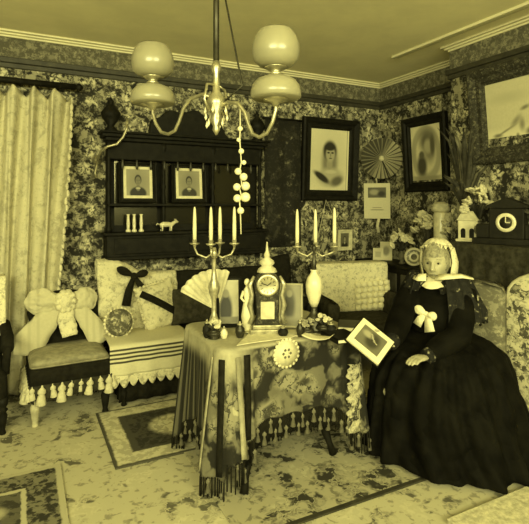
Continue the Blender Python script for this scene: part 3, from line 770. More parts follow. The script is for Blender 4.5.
# back
out = [(-.22, .36)] + [(-.25 + .02 * math.sin(i), .45 + i * .06) for i in range(5)] + [(.24 * math.cos(PI - i * PI / 12), .72 + .12 * math.sin(i * PI / 12)) for i in range(13)] + [(.25, .45 + (4 - i) * .06) for i in range(5)] + [(.22, .36)]
obj('backrest', MB().prism(out, .19, .25), 'velvet', bcx, smooth=False, bevel=.018)
kn = Vector((.0, .13, .76))
bowm = painted('bow_cloth', .48, [('b', x, 0, .010, 3, .42, .6) for x in (-.31, -.25, -.19, .15, .2, .25)], .9)
crumple(obj('bow_loop', lobe(kn, (-.28, .14, .79), .10, .03), bowm, bcx), .035, .06)
crumple(obj('bow_loop', lobe(kn, (.24, .14, .77), .095, .03), bowm, bcx), .035, .06)
crumple(obj('bow_tail', ribbon([kn + Vector((-.03, .0, -.02)), (-.14, .11, .63), (-.24, .10, .50), (-.27, .09, .40)], [.03, .09, .11, .085], .006), bowm, bcx), .035, .06)
crumple(obj('bow_tail', ribbon([kn + Vector((.03, .0, -.02)), (.12, .11, .66), (.2, .09, .55), (.27, .06, .44)], [.03, .06, .08, .095], .006), bowm, bcx), .035, .06)
crumple(obj('bow_tail', ribbon([kn, (.0, .09, .68), (.01, .07, .58), (.02, .05, .52)], [.03, .055, .065, .05], .008), 'lace', bcx), .035, .06)
m = MB().ell(kn + Vector((0, -.02, .01)), (.06, .05, .075), 16, 10)
for i in range(10): m.ell(kn + Vector((.055 * math.cos(i * PI / 5), -.03, .01 + .065 * math.sin(i * PI / 5))), (.03, .03, .03), 8, 6)
obj('bow_knot', m, 'lace', bcx)

# dark chair at left edge with pale cover
lc = thing('edge_chair', 'dark upholstered chair with pale frilled cushion cover cut by the left edge', 'chair', (-4.10, -.60, 0), R(4))
for x in (-.24, .24):
    for y in (-.23, .23): obj('leg', turned_leg(.24, .03), 'ebony', lc, (x, y, 0))
obj('seat', soft_box(-.27, .27, -.27, .25, .22, .42), 'velvet', lc)
obj('backrest', soft_box(-.27, .27, .17, .27, .40, .95, .05), 'velvet', lc)
obj('arm', MB().tube([(.27, -.2, .55), (.28, .0, .58), (.27, .22, .62)], .04, 12), 'velvet', lc)
obj('arm_post', MB().tube([(.26, -.19, .38), (.27, -.2, .56)], .025, 10), 'velvet', lc)
obj('cover', MB().grid(lambda u, v: (-.26 + .535 * u, (.150 + .01 * math.sin(u * 16)) if v < .7 else .150 + .14 * (v - .7) / .3, (.575 - .02 * abs(math.sin(u * 18)) * (v < .02) + .405 * min(1, v / .7))), 40, 20), 'crochet', lc, solid=.006)

# ================================================================== corner armchair with crochet covers
ca = thing('corner_armchair', 'upholstered armchair in the corner under crocheted covers', 'armchair', (-.86, -.72, 0), R(-14))
for x in (-.32, .32):
    for y in (-.3, .28): obj('leg', turned_leg(.2, .03), 'ebony', ca, (x, y, 0))
obj('seat', soft_box(-.36, .36, -.34, .3, .2, .44), 'plush', ca)
obj('backrest', soft_box(-.38, .38, .18, .32, .40, .90, .05), 'plush', ca)
for sx in (-1, 1): obj('arm', soft_box(sx * .37 - .055, sx * .37 + .055, -.32, .25, .38, .64, .04), 'plush', ca)
def over_back(xa, xb, zl, yo=.012, zt=.918):
    def f(u, v):
        x = xa + (xb - xa) * u
        if v < .6: k = v / .6; return (x, .18 - yo + .004 * math.sin(u * 40) * (1 - k), zl + (zt - .03 - zl) * k - (.02 * abs(math.sin(u * 9 * PI)) if v < .02 else 0))
        if v < .75: k = (v - .6) / .15; return (x, .18 - yo + .03 * k, zt - .03 + .035 * math.sin(k * PI / 2))
        k = (v - .75) / .25; return (x, .21 - yo + .16 * k, zt + .005)
    return f
am2 = thing('crochet_cover', 'large pale crocheted cover over the corner armchair back', 'chair cover', (-.86, -.72, 0), R(-14))
obj('cloth', MB().grid(over_back(-.375, .375, .46), 50, 30), 'crochet', am2, solid=.008)
pc = thing('puffed_cover', 'smaller puffed crochet square on the right half of the corner armchair back', 'chair cover', (-.86, -.72, 0), R(-14))
m = MB(); nx, nz = 6, 5
for i in range(nx):
    for j in range(nz):
        m.ell((.02 + .36 * (i + .5) / nx + .008 * (j % 2), .145, .46 + .28 * (j + .5) / nz + .02 * i / nx), (.034, .026, .032), 10, 7)
m.box(.02, .39, .150, .158, .46, .75)
obj('cloth', m, 'white', pc)
# ================================================================== table
TX0, TX1, TY0, TY1, TZ = -2.80, -1.94, -2.08, -1.47, .75
tcx, tcy = (TX0 + TX1) / 2, (TY0 + TY1) / 2; ta, tb = (TX1 - TX0) / 2, (TY1 - TY0) / 2
tb_ = thing('parlour_table', 'dark wooden table with splayed legs under the flowered cloth', 'table', (tcx, tcy, 0))
obj('top', MB().box(-ta + .01, ta - .01, -tb + .01, tb - .01, TZ - .035, TZ - .004), 'wood', tb_, smooth=False, bevel=.008)
obj('apron', MB().box(-ta + .1, ta - .1, -tb + .1, tb - .1, TZ - .10, TZ - .035), 'ebony', tb_, smooth=False)
for sx, sy in ((-1, -1), (1, -1), (-1, 1), (1, 1)):
    a = Vector((sx * .12, sy * .1, TZ - .09)); b = Vector((sx * .30 - .0, sy * .24, .012))
    if sy < 0 and sx < 0: b = Vector((-.34, -.36, .012))
    pts = [a.lerp(b, k / 10) for k in range(11)]
    obj('leg', MB().tube(pts, [.026, .022, .03, .02, .018, .028, .02, .018, .026, .018, .024], 10), 'ebony', tb_)
obj('stretcher', MB().tube([(-.2, -.16, .27), (.2, .16, .27)], .014, 8).tube([(-.2, .16, .27), (.2, -.16, .27)], .014, 8), 'ebony', tb_)
# cloth
clm = NT('tablecloth_print', .9); co = clm.obj()
wv = clm.warp(co, 7, .16); w2 = clm.warp(co, 20, .06)
v1 = clm.vor(wv, 5.0); n1 = clm.noise(wv, 6.5, 3)[0]; n2 = clm.noise(w2, 16, 3)[0]
vein = clm.mr(clm.math('ABSOLUTE', clm.math('SUBTRACT', n2, .5)), .0, .04)
base = clm.mix(clm.mr(n1, .40, .50), tone(.125), tone(.013))
base = clm.mix(clm.math('MULTIPLY', clm.mr(v1[0], .52, .30), vein), base, tone(.22))
base = clm.mix(clm.math('MULTIPLY', clm.mr(v1[0], .34, .20), clm.mr(n2, .44, .56)), base, tone(.035))
base = clm.mix(clm.mr(v1[0], .14, .08), base, tone(.36))
csx = clm.n('ShaderNodeSeparateXYZ'); clm.put(csx.inputs[0], co)
left = clm.math('MULTIPLY', clm.mr(csx.outputs[0], -ta * .5, -ta * .95), clm.mr(csx.outputs[2], .54, .69))      # the cloth has a plain tan end panel
tan_ = clm.mix(clm.noise(co, 30)[0], tone(.24), tone(.46))
base = clm.mix(left, base, tan_)
base = clm.mix(clm.mr(csx.outputs[2], .735, .749), base, tan_)          # plain centre field lying on the table top
endband = clm.math('MULTIPLY', clm.mr(csx.outputs[0], -ta * .93, -ta * .99), clm.mr(csx.outputs[1], -.16, -.06))
base = clm.mix(clm.math('MULTIPLY', endband, clm.mr(csx.outputs[2], .70, .60)), base, clm.mix(clm.mr(clm.math('SINE', clm.math('MULTIPLY', csx.outputs[1], 160.)), .2, .9), tone(.016), tone(.09)))
clm.bump(clm.noise(co, 120, 2)[0], .3, .004)
clothm = clm.out(base)
tc = thing('tablecloth', 'flowered dark tablecloth with tan end and tasselled hem draped over the table', 'tablecloth', (tcx, tcy, 0))
def perim(s):
    """s 0..1 round the rounded rectangle starting front-left going right; returns point, normal, cornerness"""
    r = .05; A, B = ta + .008, tb + .008
    segs = [(2 * A - 2 * r, 'l'), (PI * r / 2, 'c'), (2 * B - 2 * r, 'l'), (PI * r / 2, 'c')] * 2
    tot = sum(q[0] for q in segs); d = (s % 1) * tot
    corners = [(A - r, -B + r), (A - r, B - r), (-A + r, B - r), (-A + r, -B + r)]
    starts = [(-A + r, -B), (A, -B + r), (A - r, B), (-A, B - r)]; dirs = [(1, 0), (0, 1), (-1, 0), (0, -1)]; nor = [(0, -1), (1, 0), (0, 1), (-1, 0)]
    for i, (ln_, k) in enumerate(segs):
        if d <= ln_ or i == len(segs) - 1:
            e = i // 2
            if k == 'l':
                p = (starts[e][0] + dirs[e][0] * d, starts[e][1] + dirs[e][1] * d); dist = min(d, ln_ - d)
                return Vector((*p, 0)), Vector((*nor[e], 0)), math.exp(-(dist / .10) ** 2), s * tot
            a = -PI / 2 + e * PI / 2 + d / ln_ * PI / 2; c = corners[e]
            return Vector((c[0] + r * math.cos(a), c[1] + r * math.sin(a), 0)), Vector((math.cos(a), math.sin(a), 0)), 1., s * tot
        d -= ln_
def drop_len(s):
    p, n, c, l = perim(s)
    return .40 + .17 * c + (.10 if n.x < -.5 else 0)
def cloth_fn(u, v):
    p, n, c, l = perim(u)
    if v < .3:
        k = v / .3; return (p.x * k, p.y * k, TZ + .002)
    k = (v - .3) / .7; dl = drop_len(u)
    off = .012 * math.sin(min(1, k / .06) * PI / 2) + k * (.012 + .05 * c) + k * (.012 + .016 * c) * math.sin(l * 2 * PI / (.085 if c > .3 else .16))
    q = p + n * off
    z = TZ + .002 - max(0, k - .015) * dl + (.012 * math.sin(l * 40) * (k > .98))
    return (q.x, q.y, z)
obj('cloth', MB().grid(cloth_fn, 320, 44, True), clothm, tc, solid=.004)
ts2 = None
for i in range(84):
    s = i / 84; x, y, z = cloth_fn(s, 1)
    if ts2 is None: ts2 = obj('tassel', MB().lathe([(.002, .004), (.005, -.008), (.012, -.016), (.012, -.026), (.007, -.032), (.016, -.075), (.012, -.078)], n=8), 'grey', tc, (x, y, z))
    else: share('tassel', ts2, tc, (x, y, z - (.05 if i % 2 else .0)))
m = MB()
for i in range(420):
    x, y, z = cloth_fn(i / 420, 1); m.tube([(x, y, z + .004), (x * 1.006, y * 1.006, z - .10 - .03 * rnd.random())], .0042, 4)
f = obj('fringe', m, 'velvet', tc); f['kind'] = 'stuff'
# corner fold (ruffled pale piece on right front corner)
q0 = onY(352, 362, TY0 - .06); q1 = onY(353, 430, TY0 - .06)
t = thing('ruffled_streamer', 'pale ruffled flowered streamer hanging at the right front table corner', 'cloth', (q0.x, TY0 - .075, q0.z))
def ruf(u, v):
    return (-.045 + .09 * u + .006 * math.sin(v * 31 + u * 2) + (.010 * math.sin(v * 60) if u in (0, 1) else 0), -.005 - .018 * math.sin(u * PI) - .006 * math.sin(v * 33 + 5 * u), .0 - (q0.z - q1.z) * v)
obj('ruffle', MB().grid(ruf, 14, 60), floral('streamer_print', .40, .03, .24, 20, 44, .34, False, .2, .6), t, solid=.004)
for s_, v0, wd, bm in ((.966, .36, .011, 'tan'), (.986, .36, .017, 'velvet'), (.008, .36, .014, 'tan'), (.026, .36, .017, 'velvet')):  # bands colouring in the lit folds and the dark gaps between them
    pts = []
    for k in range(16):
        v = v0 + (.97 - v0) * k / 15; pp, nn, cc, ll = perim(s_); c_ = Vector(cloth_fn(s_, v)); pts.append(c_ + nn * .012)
    b_ = obj('fold_shading_band', ribbon(pts, wd, .003, perim(s_)[1]), bm, tc)

# runner and doily
rp = onY(286, 345, TY0)
t = thing('table_runner', 'pale linen runner lying across the front of the table top', 'runner', (tcx, TY0, TZ + .008))
xa = onZ(236, 347, TZ).x - tcx; xb = onZ(330, 342, TZ).x - tcx
m = MB().prism([(xa, .012), (xa + .1, .02), (-.03, .012), (.02, .03), (.06, .012), (xb, .012), (xb - .06, .14), (xb - .2, .20), (xa + .16, .20)], 0, .004, Matrix.Rotation(R(0), 4, 'X'))
m.v = [(x, z, y) for x, y, z in m.v]
obj('cloth', m, 'runner', t, smooth=False)
p = onY(286, 353, TY0 - .035)
t = thing('round_doily', 'round pale doily hanging over the front edge of the table', 'doily', (p.x, TY0 - .040, p.z + .0))
obj('disc', MB().lathe([(.074, 0), (.076, .004), (.0, .006)], n=28), 'runner', t, rot=(R(90), 0, 0))
m = MB()
for i in range(20): m.ell((.073 * math.cos(i * PI / 10), -.002, .073 * math.sin(i * PI / 10)), (.011, .003, .011), 8, 4)
obj('scallop_edge', m, 'lace', t)
for i in range(6):
    a = i * PI / 3; obj('petal', MB().ell((.022 * math.cos(a), -.007, .022 * math.sin(a)), (.008, .002, .008), 10, 4), 'grey', t)
obj('petal', MB().ell((0, -.007, 0), (.010, .003, .010), 10, 4), 'cream', t)
obj('hanging_strip', MB().box(-.05, .05, .0, .03, .055, TZ - p.z + .012), 'runner', t, smooth=False)

# ------------------------------------------------------------------ on the table
TT = TZ + .005
def on_tab(px, d): 
    q = atD(px, 330, d); return Vector((q.x, q.y, TT))
def candle(p, h, label, grp):
    t = thing('candle', label, 'candle', p, 0, grp)
    obj('wax', MB().lathe([(.0105, 0), (.0115, h * .3), (.010, h * .7), (.007, h * .93), (.003, h)], n=12), 'wax', t)
    obj('wick', MB().tube([(0, 0, h - .002), (.001, 0, h + .008)], .0012, 5), 'ink', t)
# left candelabrum
q = on_tab(214, 2.78)
cl = thing('candelabrum', 'branched candelabrum with four candles on the left of the table', 'candelabrum', q, -YAW)
obj('base', MB().lathe([(.07, 0), (.072, .012), (.05, .03), (.03, .04), (.02, .06)], n=20), 'silver', cl)
obj('stem', MB().lathe([(.018, .05), (.028, .08), (.014, .12), (.014, .2), (.03, .24), (.036, .27), (.02, .31), (.012, .36), (.012, .44), (.022, .46), (.01, .5)], n=16), 'silver', cl)
def candle_arm(parent, base, ex, ey, zt, z0):
    ar = obj('arm', MB().tube([(0, 0, z0), (ex * .4, ey * .4, z0 - .03), (ex * .85, ey * .85, z0 - .01), (ex, ey, zt - .03)], .006, 8), 'silver', parent)
    obj('drip_pan', MB().lathe([(.006, -.03), (.010, -.012), (.026, -.006), (.03, 0), (.012, .002), (.013, .02), (.010, .02)], (ex, ey, zt), 14), 'silver', ar)
lf = cl.matrix_basis.copy()
RZ = Matrix.Rotation(-YAW, 4, 'Z')
LC = (('leftmost white candle of the left candelabrum', -.112, 0, .20), ('second white candle from the left in the left candelabrum', -.012, -.05, .20), ('third white candle from the left in the left candelabrum', .03, .05, .20), ('rightmost white candle of the left candelabrum', .118, 0, .20))
for lab, ex, ey, hh in LC:
    candle_arm(cl, q, ex, ey, .525, .47)
    candle(q + RZ @ Vector((ex, ey, .535)), hh, lab, 'candles of the left candelabrum')
# right candelabrum with urn stem
q = on_tab(314, 2.86)
cr = thing('urn_candelabrum', 'candelabrum with a pale urn-shaped stem on the right of the table', 'candelabrum', q, -YAW)
obj('base', MB().lathe([(.065, 0), (.068, .015), (.045, .035), (.055, .06), (.03, .09), (.016, .12), (.02, .14)], n=20), 'darkmetal', cr)
obj('urn', MB().lathe([(.018, .14), (.03, .165), (.046, .22), (.05, .27), (.042, .31), (.024, .335), (.018, .35), (.024, .36)], n=20), 'porcelain', cr)
obj('stem', MB().lathe([(.016, .355), (.012, .38), (.018, .40), (.009, .42), (.009, .47), (.016, .49), (.008, .51)], n=14), 'darkmetal', cr)
for lab, ex, ey, hh in (('left white candle of the urn candelabrum', -.10, 0, .21), ('middle white candle of the urn candelabrum', .012, .03, .21), ('right white candle of the urn candelabrum', .122, 0, .22)):
    candle_arm(cr, q, ex, ey, .50, .47)
    candle(q + RZ @ Vector((ex, ey, .51)), hh, lab, 'candles of the urn candelabrum')
# clock
q = on_tab(267, 2.80)
ck = thing('table_clock', 'ornate pale table clock with round dial and pointed finial', 'clock', q, -YAW + R(4))
obj('plinth', MB().box(-.10, .10, -.06, .06, 0, .03).box(-.085, .085, -.05, .05, .03, .055), 'silver', ck, smooth=False, bevel=.005)
out = [(-.075, .055), (.075, .055), (.06, .10), (.065, .2)] + [(.075 * math.cos(a), .28 + .085 * math.sin(a)) for a in [i * PI / 12 for i in range(13)]] + [(-.065, .2), (-.06, .10)]
obj('case', MB().prism(out, -.045, .045), 'gilt', ck, smooth=False, bevel=.006)
obj('bezel', MB().lathe([(.06, 0), (.066, .008), (.06, .016), (.05, .012)], n=28), 'brass', ck, (0, -.044, .285), (R(90), 0, 0))
obj('dial', MB().lathe([(.052, 0), (.052, .010)], n=28), 'card', ck, (0, -.044, .285), (R(90), 0, 0))
obj('dial_centre', MB().lathe([(.024, 0), (.024, .0115)], n=24), 'grey', ck, (0, -.044, .285), (R(90), 0, 0))
for i in range(12):
    a = i * PI / 6; obj('hour_mark', MB().box(-.002, .002, -.0565, -.0535, .034, .047, Matrix.Translation((0, 0, .285)) @ Matrix.Rotation(a, 4, 'Y')), 'ink', ck, smooth=False)
for a, ln_ in ((R(50), .026), (R(-70), .038)):
    obj('hand', MB().box(-.0022, .0022, -.059, -.057, 0, ln_, Matrix.Translation((0, 0, .285)) @ Matrix.Rotation(a, 4, 'Y')), 'ink', ck, smooth=False)
obj('panel', MB().box(-.04, .04, -.05, -.044, .09, .19), 'cream', ck, smooth=False, bevel=.004)
obj('crown', MB().lathe([(.06, .355), (.05, .375), (.03, .39), (.045, .405), (.04, .42), (.014, .44), (.018, .455), (.008, .48), (.004, .53)], n=16), 'cream', ck)
for sx in (-1, 1):
    obj('side_scroll', MB().tube([(sx * .10, 0, .055), (sx * .085, 0, .10), (sx * .10, 0, .16), (sx * .085, 0, .22), (sx * .10, 0, .28), (sx * .075, 0, .33)], [.016, .012, .018, .012, .016, .008], 10), 'silver', ck)
# frames
def easel(name, label, px, d, w, h, bw, pm, fm_, rz):
    q = on_tab(px, d)
    t = framed(name, label, w, h, bw, (q.x, q.y, TT + h / 2 + bw + .003), (R(-10), 0, -YAW + R(rz)), pm, fm_, 0, .35, 'photograph', 'photographs standing on the table')
    obj('strut', MB().tube([(0, 0, .02), (0, .10, -h / 2 - bw + .028)], .006, 6), 'wood', t)
    return t
easel('table_photograph', 'dark framed photograph of a standing figure beside the left candelabrum', 229, 2.93, .115, .26, .022, painted('print_t1', .40, [('e', -.02, -.05, .04, .10, .02, .3), ('e', -.02, .05, .02, .025, .2, .3), ('b', 0, -.11, .06, .02, .15, .3)], .5), 'ebony', 6)
easel('table_photograph', 'photograph of a standing figure leaning right of the table clock', 291, 2.92, .12, .24, .012, painted('print_t2', .22, [('e', -.01, .0, .035, .09, .05, .4), ('e', -.01, .07, .018, .022, .22, .3), ('e', 0, -.1, .07, .03, .2, .5)], .5), 'card', -8)
# pale figurine column between frame and clock
q = on_tab(247, 2.82)
t = thing('figurine', 'pale standing porcelain figurine left of the table clock', 'figurine', q, -YAW)
m = MB().lathe([(.03, 0), (.032, .02), (.028, .05), (.034, .09), (.026, .15), (.016, .19), (.022, .225), (.018, .25), (.008, .265), (.008, .272)], n=18)
m.ell((0, 0, .292), (.017, .018, .022), 12, 8); m.tube([(-.02, 0, .24), (-.034, -.01, .20), (-.012, -.03, .18)], [.009, .008, .006], 8); m.tube([(.02, 0, .24), (.034, -.01, .20), (.016, -.03, .165)], [.009, .008, .006], 8)
obj('body', m, 'porcelain', t); obj('pedestal', MB().lathe([(.04, 0), (.042, .008), (.032, .014)], n=18), 'silver', t)
# shell-shaped fan behind candelabrum
q = on_tab(212, 2.92)
t = thing('shell_fan', 'pale scallop-shaped screen fan standing behind the left candelabrum', 'fan', q, -YAW)
def shell(u, v):
    a = R(72) + R(80) * u; rr = .25 * (.06 + .94 * v) * (1 + .03 * abs(math.sin(u * 7 * PI)) * v)
    return (rr * math.cos(a) * 1.0 + .03, -.005 * math.sin(u * 16 * PI) * v + .0, .10 + rr * math.sin(a))
obj('leaf', MB().grid(shell, 96, 14), 'cream', t, solid=.003)
obj('handle', MB().tube([(.03, 0, .02), (.03, 0, .13)], .008, 8), 'ebony', t); obj('stand', MB().lathe([(.035, 0), (.03, .012), (.01, .022)], (.03, 0, 0), 14), 'ebony', t)
# small jars and dark ornaments at front left
for px, d, lab, hv, r, mt_ in ((207, 2.70, 'squat dark jar at the left front of the table', .09, .026, 'ink'), (224, 2.68, 'small pale cup between the jar and the dark pot', .06, .022, 'porcelain'),
                               (240, 2.70, 'small dark lidded pot in front of the figurine', .08, .028, 'darkmetal'), (283, 2.72, 'small dark bowl right of the clock plinth', .055, .03, 'ink'), (300, 2.72, 'small dark metal jar left of the urn candelabrum', .085, .022, 'darkmetal'), (331, 2.78, 'dark round inkpot right of the urn candelabrum', .06, .032, 'ink')):
    q = on_tab(px, d)
    t = thing('small_jar', lab, 'jar', q, 0, 'small jars on the table')
    obj('body', MB().lathe([(r * .6, 0), (r * .7, hv * .06), (r, hv * .4), (r * .9, hv * .65), (r * .5, hv * .8), (r * .65, hv * .9), (r * .6, hv * .9)], n=16), mt_, t)
    obj('lid', MB().lathe([(r * .62, hv * .9), (r * .5, hv * .98), (r * .15, hv * 1.02), (r * .2, hv * 1.1), (r * .05, hv * 1.15)], n=14), 'silver', t)
for px, d, lab, seed in ((214, 2.68, 'low posy bowl of mixed blooms at the foot of the left candelabrum', 21), (307, 2.74, 'low posy bowl beside the urn candelabrum base', 22), (323, 2.80, 'small posy bowl behind the dark book', 23)):
    bouquet('posy_bowl', lab, on_tab(px, d), 'darkmetal', 'cream' if seed != 22 else 'tan', .05, 13, .042, .06, .016, seed)
# dark books and papers on right side of the table
for (px, d, rz, lab, w, h, th, mcov) in ((341, 2.68, 20, 'dark bound book lying near the right front table corner', .15, .20, .025, 'velvet'), (349, 2.90, -10, 'brown bound book lying behind the streamer on the table', .13, .18, .03, 'wood')):
    q = on_tab(px, d)
    t = thing('book', lab, 'book', q, -YAW + R(rz), 'books on the table')
    obj('cover', MB().box(-w / 2, w / 2, -h / 2, h / 2, 0, .004).box(-w / 2, w / 2, -h / 2, h / 2, th - .004, th).box(-w / 2, -w / 2 + .004, -h / 2, h / 2, 0, th), mcov, t, smooth=False)
    obj('pages', MB().box(-w / 2 + .004, w / 2 - .006, -h / 2 + .006, h / 2 - .006, .004, th - .004), 'paper', t, smooth=False)
q = on_tab(318, 2.66)
t = thing('paper_sheet', 'curling pale sheet of paper on the table between runner and book', 'paper', q, -YAW + R(-25))
obj('sheet', MB().grid(lambda u, v: (-.08 + .16 * u, -.05 + .10 * v, .004 + .035 * (u - .5) ** 2 * 2 + .006), 16, 4), 'paper', t, solid=.001)

# ================================================================== chandelier
CH = Vector((-2.935, -2.325, 0))
ch = thing('oil_lamp_chandelier', 'brass chandelier of oil lamps with pale globe shades hanging from the ceiling', 'chandelier', (CH.x, CH.y, H))
zz = lambda z: z - H
obj('ceiling_rose', MB().lathe([(.09, 0), (.085, -.02), (.04, -.035), (.015, -.06)], n=20), 'brass', ch)
obj('stem', MB().tube([(0, 0, -.03), (0, 0, zz(1.98))], .014, 12), 'darkmetal', ch)
obj('lower_stem', MB().lathe([(.014, zz(2.16)), (.024, zz(2.13)), (.014, zz(2.10)), (.018, zz(2.02)), (.04, zz(1.99)), (.045, zz(1.96)), (.02, zz(1.92)), (.03, zz(1.89)), (.014, zz(1.86)), (.018, zz(1.845)), (.004, zz(1.82))], n=16), 'brass', ch)
obj('stem_ring', MB().lathe([(.014, zz(2.62)), (.035, zz(2.61)), (.035, zz(2.60)), (.014, zz(2.59))], n=16), 'brass', ch)
al = math.atan2(.30, -.20)
def lamp_arm(ang, rad, zf, big=1., drop=.20):
    c_, s_ = math.cos(ang), math.sin(ang)
    P = lambda r, z: (r * c_, r * s_, zz(z))
    ar = obj('arm', MB().tube([P(.02, zf - .05), P(rad * .2, zf - .03), P(rad * .38, zf - .04), P(rad * .5, zf - .085), P(rad * .56, zf - .14), P(rad * .63, zf - drop + .015), P(rad * .74, zf - drop), P(rad * .86, zf - drop + .015), P(rad * .95, zf - .14), P(rad, zf - .09), P(rad, zf - .04)], .0085, 10), 'brass', ch)
    c = P(rad, 0); T = Matrix.Translation((c[0], c[1], zz(zf)))
    obj('lamp_font', MB().lathe([(.03 * big, -.044), (.098 * big, -.042), (.106 * big, -.034), (.106 * big, -.012), (.098 * big, .016), (.080 * big, .038), (.05 * big, .052), (.025, .058)], n=28, T=T), 'opal', ar)
    obj('font_cup', MB().lathe([(.012, -.075), (.02, -.06), (.05 * big, -.05), (.06 * big, -.036), (.03, -.045)], n=20, T=T), 'brass', ar)
    obj('burner', MB().lathe([(.025, .056), (.032, .064), (.02, .072), (.026, .08), (.045, .088), (.05, .094), (.03, .097)], n=20, T=T), 'brass', ar)
    g = .10 * big
    obj('globe_shade', MB().lathe([(.048, .092), (.07 * big, .10), (g * .93, .122), (g, .155), (g * .98, .19), (g * .86, .225), (g * .72, .245), (g * .68, .25), (g * .66, .243), (g * .82, .22), (g * .94, .19), (g * .96, .155), (g * .88, .128), (.05, .105)], n=30, T=T), 'opal', ar)
lamp_arm(al, .385, 2.045, 1.04)
lamp_arm(al + PI, .31, 1.995, 1.02)
for k in range(2):
    a = al + PI / 2 + k * PI
    obj('scroll', MB().tube([(.02 * math.cos(a), .02 * math.sin(a), zz(2.05)), (.07 * math.cos(a), .07 * math.sin(a), zz(2.04)), (.09 * math.cos(a), .09 * math.sin(a), zz(1.97)), (.06 * math.cos(a), .06 * math.sin(a), zz(1.92)), (.03 * math.cos(a), .03 * math.sin(a), zz(1.95))], .006, 8), 'brass', ch)
for a in (al + PI * 1.2,):
    obj('rod', MB().tube([(.012 * math.cos(a), .012 * math.sin(a), zz(2.60)), (.12 * math.cos(a), .12 * math.sin(a), zz(2.05)), (.03 * math.cos(a), .03 * math.sin(a), zz(1.97))], .0045, 6), 'darkmetal', ch)
# pendant drops under the chandelier
drop = None
for i in range(14):
    a = i * 2 * PI / 14; 
    l = Vector((.05 * math.cos(a), .05 * math.sin(a), zz(1.93 - .03 * (i % 3))))
    if drop is None: drop = obj('glass_drop', MB().lathe([(.001, .02), (.004, .008), (.007, -.004), (.001, -.016)], n=8), 'porcelain', ch, l)
    else: share('glass_drop', drop, ch, l)
# string of pale baubles
bs = Vector((CH.x + .13 * .555, CH.y - .13 * .832, 1.84))
t = thing('bauble_string', 'string of pale round baubles hanging below the chandelier', 'ornament', (bs.x, bs.y, bs.z))
bz = [(0, 0, .0, .012), (-.006, .003, -.05, .010), (.005, 0, -.10, .013), (.018, 0, -.15, .011), (-.006, .01, -.19, .016), (.012, -.01, -.215, .018), (.030, .01, -.255, .021), (-.016, 0, -.26, .017), (.02, -.012, -.305, .022), (-.012, .005, -.31, .018), (.002, 0, -.365, .016)]
obj('cord', MB().tube([(0, 0, .10)] + [(x * .3, y * .3, z) for x, y, z, r in bz] + [(.004, 0, -.47)], .003, 6), 'cream', t)
bb = None
for i, (x, y, z, r) in enumerate(bz):
    if bb is None: bb = obj('bauble', MB().ell((0, 0, 0), (.01, .01, .01), 14, 10), 'porcelain', t, (x, y, z)); bb.scale = [r * 100] * 3
    else: share('bauble', bb, t, (x, y, z), None, [r * 100] * 3)

# ================================================================== the woman
WP = Vector((-1.39, -2.185, 0)); WR = R(-68)
WM = Matrix.Translation(WP) @ Matrix.Rotation(WR, 4, 'Z'); WI = WM.inverted()
wo = thing('person', 'seated person in a black dress with white collar and lace cap holding an album', 'person', WP, WR)
def hand(m, wrist, d, n, side, curl=(.5, .5, .4), thumb=1):
    wrist = Vector(wrist); d = Vector(d).normalized(); n = Vector(n); n = (n - d * n.dot(d)).normalized(); s = d.cross(n).normalized() * side
    m.tube([wrist - d * .03, wrist, wrist + d * .03, wrist + d * .065, wrist + d * .088], [.024, .023, .034, .038, .034], 14, .45, n)
    for off, ln_ in ((.027, .070), (.009, .078), (-.010, .073), (-.028, .056)):
        p = wrist + d * .078 + s * off; dd = d.copy(); pts = [p]; 
        for k, fr_ in enumerate((.45, .31, .24)):
            ax = dd.cross(n).normalized(); dd = Matrix.Rotation(curl[k], 3, ax) @ dd; n2 = dd
            p = p + dd * ln_ * fr_; pts.append(p)
        m.tube(pts, [.0092, .0086, .008, .0062], 8)
    p = wrist + d * .022 + s * .026
    m.tube([p, p + (d * .6 + s * .6 + n * .25) * .035, p + (d * .95 + s * .55 + n * .45) * .055, p + (d * 1.1 + s * .4 + n * .6) * .07], [.013, .011, .010, .007], 8)
alb = atD(371, 340, 2.60); al_l = WI @ alb
av = Vector((.136, -.104, -.06)); bv = Vector((-.104, -.071, -.112))
def camvec(v): return RT * v.x + Vector((0, 0, 1)) * v.y + FW * v.z
A_, B_ = camvec(av), camvec(bv); Ah = A_.normalized(); Bh = (B_ - Ah * B_.dot(Ah)).normalized(); Nh = Ah.cross(Bh)
if Nh.dot(CAM - alb) < 0: Nh = -Nh; Bh = -Bh
la, lb = A_.length / 2 + .012, B_.length / 2 + .012
grip = WI @ (alb + Ah * (la + .005) - Nh * .02)
RS, LS = Vector((-.165, .0, .955)), Vector((.165, .0, .955))
def ik(S, Wr, l1, l2, hint):
    d = Wr - S; D_ = min(d.length, l1 + l2 - .005); u = d.normalized(); a = (l1 * l1 - l2 * l2 + D_ * D_) / (2 * D_); h = math.sqrt(max(0, l1 * l1 - a * a))
    hv = Vector(hint); hv = (hv - u * hv.dot(u)).normalized(); return S + u * a + hv * h
RWr = grip + (RS - grip).normalized() * .105
LWr = WI @ atD(426, 357, 2.66); LTip = WI @ atD(408, 360, 2.56)
RE = ik(RS, RWr, .28, .26, (-.6, .2, -1)); LE = ik(LS, LWr, .28, .26, (.7, .2, -1))
body = MB()
